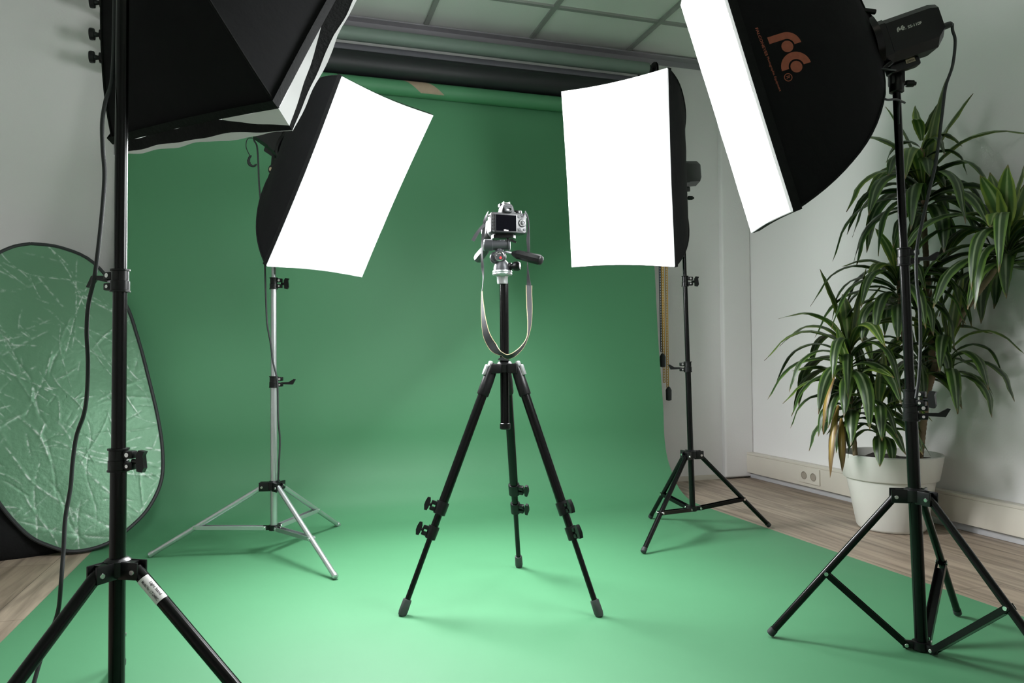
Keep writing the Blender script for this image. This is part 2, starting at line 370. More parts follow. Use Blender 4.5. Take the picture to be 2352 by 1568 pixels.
# green seamless paper: roll + sheet sweeping down onto the floor
YG = 3.80; ZG = 2.155; RG = 0.040
gp = thing('green_backdrop', 'wide green seamless paper backdrop sweeping from its wall roll over the floor', 'backdrop', (0.64, YG, 0))
b = MB(); b.lathe((-0.72, YG, ZG), (1, 0, 0), [(0, RG*0.6), (0, RG), (2.73, RG), (2.73, RG*0.6)], 40); rl = obj('paper_tube', b, greenp, gp)
for s, xx in ((-1, -0.72), (1, 2.01)):
    b = MB(); b.lathe((xx, YG, ZG), (s, 0, 0), [(-0.02, 0.02), (0.0, 0.026), (0.012, 0.026), (0.013, 0.018), (0.022, 0.018), (0.024, 0.026), (0.032, 0.022), (0.034, 0.011), (0.10, 0.010), (0.112, 0.013), (0.114, 0.026), (0.126, 0.028), (0.134, 0.026), (0.136, 0.0)] if s < 0 else [(-0.02, 0.02), (0, 0.026), (0.02, 0.026), (0.022, 0.012), (0.035, 0.012)], 24)
    obj('roll_spigot', b, black_plastic, gp)
for cx, wd in ((0.585, 0.125), (1.50, -0.14)):         # kraft bands wound round the tube
    b = MB(); rows = []
    for i in range(25):
        a = math.radians(-40+i*9); sh = i/24*0.20*(1 if wd > 0 else -1)
        rows.append([V((cx+sh*-1+0.1+k*abs(wd), YG-(RG+0.0006)*math.cos(a), ZG+(RG+0.0006)*math.sin(a))) for k in (0, 0.33, 0.66, 1)])
    b.quadgrid(rows); obj('kraft_tape', b, kraft, rl, label='brown kraft paper band round the green tube')
prof = [(YG+0.0405, ZG)]
prof += [(3.833, 2.0), (3.80, 1.7), (3.757, 1.45), (3.727, 1.239), (3.695, 0.845), (3.652, 0.488), (3.643, 0.311), (3.61, 0.193), (3.546, 0.106), (3.488, 0.052), (3.397, 0.014), (3.292, 0.004), (3.10, 0.003), (2.6, 0.003), (2.0, 0.003), (1.2, 0.003), (0.4, 0.003), (-0.5, 0.003)]
pts = smooth_curve([V((0, a, c)) for a, c in prof], 5)
b = MB(); N = 26; rows = []
for p in pts:
    row = []
    for j in range(N+1):
        xx = -0.717+(2.003+0.717)*j/N
        wv = 0.006*noise.noise(V((xx*1.6, p.y*1.3, p.z*1.1)))*min(1, max(0, (p.z-0.02)*6))
        row.append(V((xx, p.y+wv, max(0.003, p.z))))
    rows.append(row)
b.quadgrid(rows); obj('paper_sheet', b, greenp, gp, ang=80)
# brackets at both ends
for xx, lab in ((-0.80, 'black roll bracket at the left end of the background rolls'), (2.06, 'black roll bracket at the right end of the background rolls')):
    t = thing('roll_bracket', lab, 'bracket', (xx, YB-0.01, 2.12))
    b = MB(); b.box((xx, YB-0.006, 2.27), (0.05, 0.012, 0.40), bevel=0.003); obj('wall_plate', b, black_metal, t)
    for z in (2.412, 2.262, 2.155):
        b = MB(); b.box((xx, 3.88, z-0.014), (0.012, 0.18, 0.026), bevel=0.003); b.lathe((xx-0.012, 3.80, z), (1, 0, 0), [(0, 0.024), (0.024, 0.024)], 20); obj('bracket_hook', b, black_metal, t)
b = MB(); b.lathe((2.045, 3.80, 2.412), (1, 0, 0), [(0, 0.04), (0.004, 0.044), (0.005, 0.032), (0.013, 0.032), (0.014, 0.044), (0.018, 0.04)], 30)
tag(obj('chain_wheel', b, black_plastic), 'black chain drive wheel at the right end of the topmost grey roll', 'wheel')
b = MB(); b.lathe((2.12, 3.86, 2.40), (1, 0, 0), [(0, 0.018), (0.015, 0.022), (0.03, 0.0)], 20)
tag(obj('wall_hook', b, black_plastic), 'small black round peg by the right end of the rolls', 'hook')

def chain(x, y, z0, z1, m, label, step=0.0145, wz=None, dx=0.0):
    t = thing('bead_chain', label, 'chain', (x, y, z1), None)
    b = MB(); z = z0; k = 0
    r = 0.0065; ri = 0.0022
    while z > z1:
        # open rectangular plastic link
        xc = x+dx*(z0-z)/(z0-z1)
        for s in (-1, 1): b.box((xc+s*0.0055, y, z), (0.0032, 0.004, step*0.98))
        b.box((xc, y, z-step*0.42), (0.0085, 0.004, 0.0042))
        z -= step; k += 1
    o = obj('chain_links', b, m, t, flat=True); o['kind'] = 'stuff'
    if wz:
        b = MB(); b.lathe((x+dx+0.006, y, wz), (0, 0, 1), [(0, 0.004), (0.004, 0.016), (0.06, 0.017), (0.075, 0.010), (0.08, 0.004)], 16); obj('chain_weight', b, black_rubber, t)
chain(2.036, 3.742, 2.38, 0.775, bluechain, 'navy hanging chain, nearest the edge of the green paper', wz=0.69, dx=0.012)
chain(2.056, 3.738, 2.38, 0.60, yellow, 'left strand of yellow chain hanging beside the green paper edge', dx=0.004)
chain(2.093, 3.752, 2.38, 0.58, yellow, 'right strand of yellow chain, furthest from the green paper', wz=0.50, dx=-0.004)

# ------------------------------------------------------------------ reflector leaning at the left
n_r = V((0.22, -0.90, 0.36)).normalized(); B0 = V((-0.80, 3.25, 0.012))
def on_refl(px, py): r = ray(px, py); return EYE+r*((B0-EYE).dot(n_r)/r.dot(n_r))
outl = [(70, 568), (140, 577), (215, 612), (285, 700), (318, 790), (342, 880), (362, 965), (373, 1040), (371, 1110), (345, 1170), (305, 1215), (245, 1258), (170, 1276), (110, 1262), (60, 1235), (0, 1168), (-45, 1085), (-72, 990), (-85, 880), (-82, 770), (-60, 680), (-20, 605), (25, 577)]
ring0 = smooth_curve([on_refl(*p) for p in outl+outl[:1]], 5)[:-1]
mn = min(p.z for p in ring0)
ring0 = [p+V((0, 0, 0.012-mn)) if mn < 0.012 else p for p in ring0]
cen = sum(ring0, V())/len(ring0)
rf = thing('reflector', 'large oval creased green-tinted silver reflector leaning against the wall at left', 'reflector', (cen.x, cen.y-0.1, 0))
ex = V((n_r.y*-1, n_r.x, 0)).normalized(); ey = n_r.cross(ex)*-1
if ey.z < 0: ey = -ey
import numpy as np
rng = np.random.default_rng(12)
ring_hi = []
for i_ in range(len(ring0)):
    for k_ in range(8): ring_hi.append(ring0[i_].lerp(ring0[(i_+1) % len(ring0)], k_/8))
R2 = np.array([[(p-cen).dot(ex), (p-cen).dot(ey)] for p in ring_hi]); F_ = (np.arange(1, 151)/150)
G2 = F_[:, None, None]*R2[None]                                   # positions in the plane of the cloth
hgt = np.zeros(G2.shape[:2]); crs = np.zeros(G2.shape[:2])
for q_ in range(230):                                            # folds and crease lines left by packing the disc
    if q_ < 130:
        L_ = rng.uniform(0.08, 0.55); wd_ = rng.uniform(0.0019, 0.0032); amp = rng.uniform(0.0003, 0.0011); c0 = rng.uniform([-0.45, -0.65], [0.45, 0.65]); a_ = rng.choice([2.15, 2.15, 1.45, 0.5, -0.4])+rng.normal(0, 0.22)
    else:
        L_ = rng.uniform(0.03, 0.14); wd_ = rng.uniform(0.0019, 0.0028); amp = rng.uniform(0.0004, 0.0010); cl_ = [(-0.25, -0.42), (-0.1, 0.25), (0.3, -0.35), (-0.3, 0.05), (0.0, -0.1)][rng.integers(5)]; c0 = np.array(cl_)+rng.normal(0, 0.09, 2); a_ = rng.uniform(0, 3.14)
    dx_, dy_ = np.cos(a_), np.sin(a_); rel = G2-c0; al = rel[..., 0]*dx_+rel[..., 1]*dy_; pe = -rel[..., 0]*dy_+rel[..., 1]*dx_
    pe = pe+0.012*np.sin(al*rng.uniform(8, 22)+rng.uniform(0, 6)); win = np.clip(1-(np.abs(al)/(L_/2))**4, 0, 1)
    hgt += amp*np.exp(-(pe/(wd_*2.2))**2)*win*rng.choice([-1, 1]); crs = np.maximum(crs, rng.uniform(0.25, 1.0)*np.exp(-(pe/wd_)**2)*win)
for q_ in range(26):                                             # broad soft buckles
    k1 = rng.normal(0, 9, 2); hgt += 0.0009*np.sin(G2[..., 0]*k1[0]+G2[..., 1]*k1[1]+rng.uniform(0, 6))
hgt *= np.clip((1-F_)[:, None]*12, 0, 1)
b = MB(); rows = []; uvs = []
for k in range(150):
    rows.append([cen+ex*G2[k, i_, 0]+ey*G2[k, i_, 1]+n_r*float(hgt[k, i_]) for i_ in range(len(ring_hi))]); uvs.append([(G2[k, i_, 0], G2[k, i_, 1]) for i_ in range(len(ring_hi))])
rr_ = b.quadgrid(rows, closed_u=True, uvs=uvs)
cvert = b.b.verts.new(cen)
for i_ in range(len(ring_hi)): b.b.faces.new((cvert, rr_[0][i_], rr_[0][(i_+1) % len(ring_hi)]))
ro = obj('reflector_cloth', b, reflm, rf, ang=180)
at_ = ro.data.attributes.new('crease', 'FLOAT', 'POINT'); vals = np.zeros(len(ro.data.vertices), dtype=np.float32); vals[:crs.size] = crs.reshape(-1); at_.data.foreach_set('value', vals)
b = MB(); b.tube(ring0+ring0[:1], 0.0075, 8); obj('rim_band', b, black_rubber, rf)
b = MB(); rows = []
for k in range(2): rows.append([cen+(p-cen)*(1-k*0.98)-n_r*(0.012+0.02*k) for p in ring0])
b.quadgrid(rows, closed_u=True); obj('backing_cloth', b, hemfab, rf)

# added black mound for the deep shade behind the reflector's lower left
b = MB()
pb = [(-1.28, 3.20), (-0.82, 3.33), (-0.86, 3.80), (-1.30, 3.86), (-1.62, 3.7), (-1.62, 3.3)]
rows = []
for h, sc in ((0.0, 1.0), (0.02, 1.03), (0.10, 1.0), (0.17, 0.9), (0.20, 0.7), (0.205, 0.02)):
    c0 = V((-1.25, 3.56, 0)); ring = smooth_curve([V((p[0], p[1], 0)) for p in pb+pb[:1]], 6)[:-1]
    rows.append([c0+(p-c0)*sc+V((0, 0, h+0.012*noise.noise(p*6+V((0, 0, h*9)))*(h > 0))) for p in ring])
b.quadgrid(rows, closed_u=True)
bg = thing('shade_mound', 'added black mound for the deep shade behind the leaning reflector', 'bag', (-1.25, 3.56, 0))
obj('mound_body', b, hemfab, bg, ang=60)
b = MB(); b.tube(smooth_curve([(-1.5, 3.4, 0.19), (-1.4, 3.42, 0.25), (-1.2, 3.45, 0.26), (-1.08, 3.45, 0.2)], 6), 0.009); obj('mound_loop', b, black_rubber, bg)

# ------------------------------------------------------------------ light stands
def collar(z, xy, r, az, t, kind='knob', h=0.045, name='locking_collar', m=None):
    c = V((xy[0], xy[1], z)); d = V((math.cos(az), math.sin(az), 0)); s = V((-d.y, d.x, 0))
    b = MB(); b.lathe(c-V((0, 0, h/2)), ZZ, [(0, r+0.001), (0, r+0.0055), (0.003, r+0.0055), (0.004, r+0.004), (h*0.48, r+0.004), (h*0.5, r+0.0025), (h-0.004, r+0.0025), (h-0.003, r+0.005), (h, r+0.005), (h, r+0.001)], 28)
    for dz in (-0.011, 0.011):
        b.box(c+d*(r+0.011)+V((0, 0, dz)), (0.024, 0.016, 0.015), (d, s, ZZ), bevel=0.003)
    o = obj(name, b, m or black_plastic, t)
    b = MB(); b.cyl(c+d*(r+0.012)-s*0.010+V((0, 0, 0.011)), c+d*(r+0.012)+s*0.010+V((0, 0, 0.011)), 0.0045, n=12)
    b.cyl(c+d*(r+0.012)-s*0.010+V((0, 0, -0.011)), c+d*(r+0.012)+s*0.010+V((0, 0, -0.011)), 0.0035, n=12); obj('bolt', b, chrome, o)
    b = MB()
    if kind == 'knob':
        k0 = c+d*(r+0.018)-V((0, 0, 0.002))
        b.cyl(k0, k0+d*0.016, 0.005, n=12)
        b.prism([(-0.008, -0.019), (0.004, -0.021), (0.009, -0.012), (0.006, 0.012), (0.010, 0.020), (-0.004, 0.022), (-0.010, 0.012)], k0+d*0.021-s*0.005, d, ZZ, s, 0.010)
    else:
        k0 = c+d*(r+0.016)+V((0, 0, 0.003))
        b.prism([(0, -0.005), (0.03, -0.004), (0.050, 0.008), (0.056, 0.006), (0.045, -0.014), (0.02, -0.013), (0, -0.012)] if kind == 'lever' else [(0, -0.005), (0.035, 0.002), (0.05, -0.014), (0.056, -0.012), (0.042, 0.010), (0, 0.008)], k0-s*0.005, d, ZZ, s, 0.010)
    obj('clamp_knob', b, black_plastic, o)
    return o
def channel(t, a, bb, w, m, side, name='brace', th=0.0015):
    # two thin parallel strips like a U channel
    a = V(a); bb = V(bb); d = (bb-a).normalized(); s = side.normalized(); u = s.cross(d).normalized()
    b = MB(); L = (bb-a).length; c = (a+bb)/2
    for k in (-1, 1): b.box(c+s*(0.011*k), (L+0.012, th*1.6, w), (d, s, u), bevel=0.0006, seg=1)
    b.box(c-u*(w/2)*0+u*(w/2-0.001), (L-0.03, 0.022, 0.0014), (d, s, u))
    return obj(name, b, m, t)
def stand(label, xy, feet, zhub, zcol, secs, m, group, bf=0.52, hubm=None, collars=(), rleg=0.0095, cap=None, lean=(0, 0)):
    t = thing('light_stand', label, 'light stand', (xy[0], xy[1], 0), group)
    X = V((xy[0], xy[1], 0)); hubm = hubm or black_plastic
    zs = zcol-0.012
    lx = lambda z: X+V((lean[0]*z, lean[1]*z, z))
    for i, (z0, z1, r) in enumerate(secs):
        b = MB(); b.lathe(lx(z0), lx(z1)-lx(z0), [(0, r*0.85), (0, r), (z1-z0, r), (z1-z0, r*0.85)], 28); obj('pole_section', b, m, t)
    b = MB(); r0_ = secs[0][2]
    dirs = []
    for f in feet:
        d = V((f[0], f[1], 0))-X; d.z = 0; dirs.append(d.normalized())
    # hub: ring with three forks
    hp = lx(zhub)
    b.lathe(hp-V((0, 0, 0.014)), ZZ, [(0, r0_), (0, r0_+0.010), (0.028, r0_+0.010), (0.032, r0_+0.005), (0.034, r0_)], 28)
    for d in dirs:
        s = V((-d.y, d.x, 0))
        for k in (-1, 1): b.box(hp+d*(r0_+0.019)+s*(0.0125*k)-V((0, 0, 0.002)), (0.044, 0.005, 0.034), (d, s, ZZ), bevel=0.002)
        b.box(hp+d*(r0_+0.012)+V((0, 0, 0.010)), (0.03, 0.024, 0.006), (d, s, ZZ))
    hub = obj('leg_hub', b, hubm, t)
    for d in dirs:
        b = MB(); s = V((-d.y, d.x, 0)); p = hp+d*(r0_+0.030)-V((0, 0, 0.004)); b.lathe(p-s*0.017, s, [(0, 0.0), (0, 0.0045), (0.002, 0.0055), (0.032, 0.0055), (0.034, 0.0045), (0.034, 0)], 16)
        obj('rivet', b, chrome, hub)
    cp = lx(zs)
    b = MB(); b.lathe(cp-V((0, 0, 0.010)), ZZ, [(0, r0_*0.5), (0, r0_+0.006), (0.02, r0_+0.006), (0.02, r0_)], 24)
    for d in dirs:
        s = V((-d.y, d.x, 0))
        b.box(cp+d*(r0_+0.014), (0.028, 0.014, 0.018), (d, s, ZZ), bevel=0.002)
    sp = obj('brace_spider', b, hubm, t)
    for d in dirs:
        b = MB(); s = V((-d.y, d.x, 0)); p = cp+d*(r0_+0.021); b.lathe(p-s*0.0145, s, [(0, 0), (0, 0.004), (0.001, 0.005), (0.028, 0.005), (0.029, 0.004), (0.029, 0)], 14)
        obj('rivet', b, chrome, sp)
    for f, d in zip(feet, dirs):
        a = hp+d*(r0_+0.030)-V((0, 0, 0.004)); e = V((f[0], f[1], 0.008+rleg*0.6)); ld = (e-a).normalized(); s = V((-d.y, d.x, 0))
        b = MB(); b.lathe(a, ld, [(-0.006, rleg*0.7), (-0.004, rleg), ((e-a).length, rleg), ((e-a).length, rleg*0.7)], 48); lg = obj('leg', b, m, t)
        b = MB(); L = (e-a).length; b.lathe(a+ld*(L-0.014), ld, [(0, rleg+0.0006), (0.0, rleg+0.0012), (0.016, rleg+0.0012), (0.019, rleg*0.75), (0.019, 0.0)], 18); obj('foot_cap', b, cap or black_rubber, lg)
        q = a+ld*(L*bf); br = channel(t, cp+d*(r0_+0.021), q, 0.015, m, s)
        b = MB(); b.lathe(q-s*0.0145, s, [(0, 0), (0, 0.005), (0.029, 0.005), (0.029, 0)], 14); obj('rivet', b, chrome, br)
    for (z, r, az, kind) in collars: collar(z, (lx(z).x, lx(z).y), r, az, t, kind)
    return t
G = 'studio light stands'
azR = math.atan2(LAT.y, LAT.x)
# near right
TR = stand('tall black light stand in front of the potted plant', (1.535, 1.488), [(1.233, 1.682), (1.83, 1.646), (1.555, 1.10)], 0.392, 0.028,
      [(0.012, 0.64, 0.0150), (0.62, 1.00, 0.0115), (0.98, 1.425, 0.0098)], black_metal, G, bf=0.55,
      collars=[(0.602, 0.0150, azR-0.4, 'lever'), (0.637, 0.0135, azR-0.9, 'knob'), (0.995, 0.0120, azR-0.1, 'lever')], lean=(-0.030, 0.0))
# near left
TL = stand('black light stand nearest the camera at far left', (-0.312, 1.622), [(-0.562, 1.324), (0.021, 1.429), (-0.378, 2.005)], 0.342, 0.05,
      [(0.02, 0.55, 0.0150), (0.53, 0.905, 0.0132), (0.885, 1.70, 0.0118)], black_metal, G, rleg=0.0125, bf=0.68,
      collars=[(0.552, 0.0150, azR-0.25, 'knob'), (0.905, 0.0135, azR+math.pi-0.35, 'lever2')], lean=(0.004, 0))
# silver
TS = stand('silver aluminium light stand on the green paper', (-0.035, 3.005), [(-0.482, 3.096), (0.168, 2.58), (0.234, 3.38)], 0.263, 0.115,
      [(0.09, 0.66, 0.0126), (0.65, 1.05, 0.0108), (1.03, 1.42, 0.0085)], silver, G, bf=0.6, cap=silver,
      collars=[(0.663, 0.0126, azR, 'lever'), (1.045, 0.0108, azR, 'knob')])
# back right
TB = stand('thin black light stand at the right edge of the green paper', (1.652, 2.765), [(1.30, 2.536), (2.015, 2.75), (1.615, 3.075)], 0.335, 0.12,
      [(0.10, 0.705, 0.0120), (0.69, 1.075, 0.0098), (1.06, 1.41, 0.0078)], black_metal, G, bf=0.62,
      collars=[(0.705, 0.0120, azR+math.pi, 'lever'), (1.068, 0.0098, azR, 'knob')], lean=(-0.022, 0))
# paper label on a leg of the near left stand
hp = V((-0.312, 1.622, 0.338)); ft = V((0.021, 1.429, 0.0155)); d0 = (ft-hp); d0.z = 0; d0.normalize(); a0 = hp+d0*0.045; ld = (ft-a0).normalized()
leg_obj = [o for o in TL.children if o.name.startswith('leg') and 'hub' not in o.name][1]
tocam = (EYE-(a0+ld*0.06)); tocam = (tocam-ld*tocam.dot(ld)).normalized(); sd = ld.cross(tocam)
if sd.z < 0: sd = -sd                                          # points up and to the right of the leg
def on_leg(s, c, off): 
    a = c/0.0125; return a0+ld*s+(tocam*math.cos(a)+sd*math.sin(a))*(0.0125+off)
S0, S1 = 0.022, 0.080
b = MB(); b.quadgrid([[on_leg(S0+(S1-S0)*i/4, -0.014+0.035*j/30, 0.0008) for j in range(31)] for i in range(5)])
lb = obj('paper_label', b, whitelabel, leg_obj, label='white paper label')
b = MB()
for txt, c, wd, st in (('Light Stand', 0.0035, 0.033, 0.016), ('Model No : LT-2448C', -0.0065, 0.047, 0.006)):
    put_flat(b, text_mesh(txt, 0.0068, 0.0001, wd), lambda v, c=c, st=st: on_leg(S0+st+v.x, c+v.y, 0.0013))
obj('label_text', b, blackink, lb, flat=True)

# ------------------------------------------------------------------ softboxes
def softbox(label, c, u, v, n, D=0.36, W=0.5, Hh=0.7, seed=1, big_lip=False, power=20.0, bul=1.0, sagw=0.009, sagh=0.008):
    c, u, v, n = map(V, (c, u, v, n)); n.normalize(); v = (v-n*v.dot(n)).normalized(); u = v.cross(n).normalized()
    t = thing('softbox', label, 'softbox', c, 'rectangular studio softboxes')
    ring_c = c-n*D; RR = 0.078
    def L(a, bb, h): return ring_c+u*a+v*bb+n*h
    cor = [(-W/2, Hh/2), (W/2, Hh/2), (W/2, -Hh/2), (-W/2, -Hh/2)]
    def rod(k, tt):
        k %= 4; cx, cy = cor[k]; q = math.hypot(cx, cy); px, py = cx/q*RR, cy/q*RR
        f = 0.58*(1-(1-tt)**2)*bul+tt*(1-0.58*bul); g = tt*(1-0.55*bul)+0.55*bul*tt**1.7
        return px+(cx-px)*f, py+(cy-py)*f, D*g
    def side(k, s, tt, wr=1.0):
        a = rod(k, tt); e = rod(k+1, tt); x, y, z = [a[i]+(e[i]-a[i])*s for i in range(3)]
        nx, ny = ((0, 1), (1, 0), (0, -1), (-1, 0))[k % 4]
        # near the ring the section is round
        rnd = max(0, 1-tt*7); ll = math.hypot(x, y)
        if rnd > 0 and ll > 0: x += x/ll*(RR-ll)*rnd*0.8; y += y/ll*(RR-ll)*rnd*0.8
        sag = (sagw if k % 2 == 0 else sagh)*math.sin(math.pi*s)*tt+0.001*math.sin(math.pi*s)*math.sin(math.pi*tt)
        sag += wr*0.004*noise.noise(V((s*5+seed*3, tt*3, k*7.3)))*math.sin(math.pi*min(1, tt*1.02))
        return L(x-nx*sag, y-ny*sag, z)
    panels = []
    NS, NT = 22, 20
    for k in range(4):
        b = MB(); b.quadgrid([[side(k, i/NS, j/NT) for i in range(NS+1)] for j in range(NT+1)])
        # inner lining side so the shell has thickness
        b.quadgrid([[side(k, i/NS, j/NT)-((side(k, i/NS, j/NT)-(ring_c+n*(D*j/NT))).normalized())*0.002 for i in range(NS+1)] for j in range(NT+1)])
        panels.append(obj('side_panel', b, fabric, t, ang=70, recalc=False))
    # binding seams along the four rods
    for k in range(4):
        b = MB(); pts = []
        for j in range(17):
            p = side(k, 0.0, j/16); o = (p-(ring_c+n*(p-ring_c).dot(n))).normalized(); pts.append(p+o*0.0005)
        b.tube(pts, 0.0028, 6); obj('rod_seam', b, hemfab, t)
    def rim(k, s): return side(k, s, 1.0, 0)
    ringpts = [rim(k, i/16) for k in range(4) for i in range(16)]
    cc = ring_c+n*D
    def inset(p, d, h):
        q = p-cc; a = q.dot(u); e = q.dot(v); return cc+u*(a*(1-d/(W/2)))+v*(e*(1-d/(Hh/2)))+n*h
    # black hem
    b = MB(); b.quadgrid([[p+n*h+(p-cc).normalized()*o for p in ringpts] for h, o in ((-0.02, 0.002), (-0.002, 0.003), (0.0, 0.002))], closed_u=True); obj('hem_band', b, hemfab, t, ang=60)
    # white lip and white border cloth round the diffuser
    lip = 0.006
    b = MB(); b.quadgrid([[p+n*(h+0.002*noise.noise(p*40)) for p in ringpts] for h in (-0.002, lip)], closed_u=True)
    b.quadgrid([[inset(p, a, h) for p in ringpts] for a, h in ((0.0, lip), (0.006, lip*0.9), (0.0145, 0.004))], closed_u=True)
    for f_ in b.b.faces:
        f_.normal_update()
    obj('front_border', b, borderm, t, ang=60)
    # lit diffuser
    b = MB(); rows = []
    for j in range(9):
        row = []
        for i in range(9):
            s, q = i/8, j/8
            top = rim(0, s); bot = rim(2, 1-s); lf = rim(3, 1-q); rg = rim(1, q)
            c00, c10, c11, c01 = rim(0, 0), rim(0, 1), rim(2, 0), rim(2, 1)
            p = top*(1-q)+bot*q+lf*(1-s)+rg*s-(c00*(1-s)*(1-q)+c10*s*(1-q)+c11*s*q+c01*(1-s)*q)
            row.append(inset(p, 0.0135, 0.0045))
        rows.append(row)
    b.quadgrid(rows)
    for f in b.b.faces:
        f.normal_update()
        if f.normal.dot(n) < 0: f.normal_flip()
    obj('diffuser', b, emis(power), t, recalc=False, ang=80)
    b = MB(); b.lathe(ring_c+n*0.02, -n, [(0, 0.055), (0, RR-0.004), (0.004, RR+0.002), (0.020, RR+0.002), (0.024, RR-0.006), (0.024, 0.055)], 32); obj('speed_ring', b, black_metal, t)
    for k in range(4):
        b = MB(); a = rod(k, 0.0); p = L(*a); o = (p-ring_c).normalized(); b.lathe(p-n*0.012+o*0.002, (o*0.5+n).normalized(), [(0, 0.004), (0, 0.0065), (0.035, 0.0065), (0.04, 0.004)], 12)
        obj('rod_socket', b, black_metal, t)
    if big_lip:
        # loose black front flap that stands forward of the rim, white lining showing at the open corner
        def lp(k, s, h):
            p = rim(k, s); o = (p-cc).normalized(); wv = 0.004*noise.noise(V((k*3.1, s*9, 4)))
            return p+n*(h*0.75+wv)+o*(h*0.7)
        def opening(k, s):
            if k == 2: return 0.040*max(0, (s-0.66)/0.34)**0.9
            if k == 3: return 0.040*max(0, 1-s/0.42)**0.9
            return 0.0
        def outer(k, s):
            if k == 2: return 0.026+0.012*math.sin(math.pi*s*0.5)+0.014*max(0, (s-0.7)/0.3)
            if k == 3: return 0.052-0.014*min(1, s/0.4)
            return 0.028
        for k in (2, 1, 0, 3):
            M_ = 40; S_ = [i/M_ for i in range(M_+1)]
            bb = MB(); bb.quadgrid([[lp(k, s, opening(k, s)*(1-q_)+outer(k, s)*q_) for s in S_] for q_ in (0.0, 0.35, 0.7, 1.0)]); obj('front_flap', bb, hemfab, t, ang=70)
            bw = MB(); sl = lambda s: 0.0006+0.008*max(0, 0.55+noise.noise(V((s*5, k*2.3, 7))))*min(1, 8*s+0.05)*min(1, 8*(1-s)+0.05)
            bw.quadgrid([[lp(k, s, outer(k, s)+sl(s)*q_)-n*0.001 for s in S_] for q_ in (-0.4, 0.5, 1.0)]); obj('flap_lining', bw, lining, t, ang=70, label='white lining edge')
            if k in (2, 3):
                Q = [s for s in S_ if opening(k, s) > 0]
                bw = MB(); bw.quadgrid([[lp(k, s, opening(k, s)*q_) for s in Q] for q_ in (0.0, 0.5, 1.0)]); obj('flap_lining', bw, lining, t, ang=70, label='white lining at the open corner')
    return t, dict(c=c, u=u, v=v, n=n, ring=ring_c, side=side, panels=panels)

SB4, F4 = softbox('black softbox with orange print, cropped by the frame top at right', (1.114, 1.650, 1.428), (-0.43, -0.9, -0.07), (-0.286, 0.059, 0.957), (-0.858, 0.430, -0.283), seed=2, power=POWER["near_right"], bul=0.95, sagw=0.004, sagh=0.006)
SB3, F3 = softbox('softbox with upright glowing front behind the camera tripod to its right', (1.222, 2.570, 1.444), (0.46, -0.86, -0.09), (-0.12, -0.166, 0.979), (-0.872, -0.453, -0.183), D=0.37, W=0.49, bul=0.95, sagh=0.003, seed=5, power=POWER['back_right'])
SB2, F2 = softbox('tilted glowing softbox on the silver stand', (0.243, 2.740, 1.377), (0.76, 0.65, 0), (0.343, -0.411, 0.845), (0.555, -0.637, -0.535), D=0.37, W=0.474, bul=0.95, seed=8, power=POWER['silver'])
SB1, F1 = softbox('black softbox seen from behind at top left, white lining at its corner', (-0.073, 1.899, 1.557), (-0.84, 0.53, -0.1), (0.348, 0.409, 0.844), (0.573, 0.619, -0.537), seed=11, big_lip=True, power=POWER['near_left'], bul=0.4)

# print on the near right softbox (its camera-side panel)
def decal(vf, ori, e1, e2, fn_bvh, off=0.0012):
    vs, fs = vf; out = []
    for v in vs:
        px = (ori[0]+v.x*e1[0]+v.y*e2[0], ori[1]+v.x*e1[1]+v.y*e2[1]); r = ray(*px).normalized()
        hit = fn_bvh.ray_cast(EYE, r); out.append(hit[0]-r*off if hit[0] else None)
    return out, fs
pm = F4['panels'][1].data; og = V(F4['panels'][1]['org'])
bv = BVHTree.FromPolygons([v.co+og for v in pm.vertices], [tuple(p.vertices) for p in pm.polygons])
K = 1/5.226; E1 = (0.351*K, 0.936*K); E2 = (0.951*K, -0.304*K); ORG = (1764.8, 93.8)
b = MB()
def add_decal(vf, dx=0, dy=0):
    vs, fs = vf; vs = [V((v.x+dx, v.y+dy, 0)) for v in vs]; o, fs = decal((vs, fs), ORG, E1, E2, bv)
    nv = [b.b.verts.new(p) if p else None for p in o]
    for f in fs:
        if all(nv[a] for a in f):
            try: b.b.faces.new([nv[a] for a in f])
            except ValueError: pass
add_decal(logo_mesh())
add_decal(text_mesh('FALCONEYES', 46, 0.8, 355), -192, -95)
add_decal(text_mesh('Photographic Equipment', 38, 0.3, 440), 180, -88)
obj('brand_print', b, orange, F4['panels'][1], flat=True, recalc=False, label='orange logo and lettering printed on the black cloth')

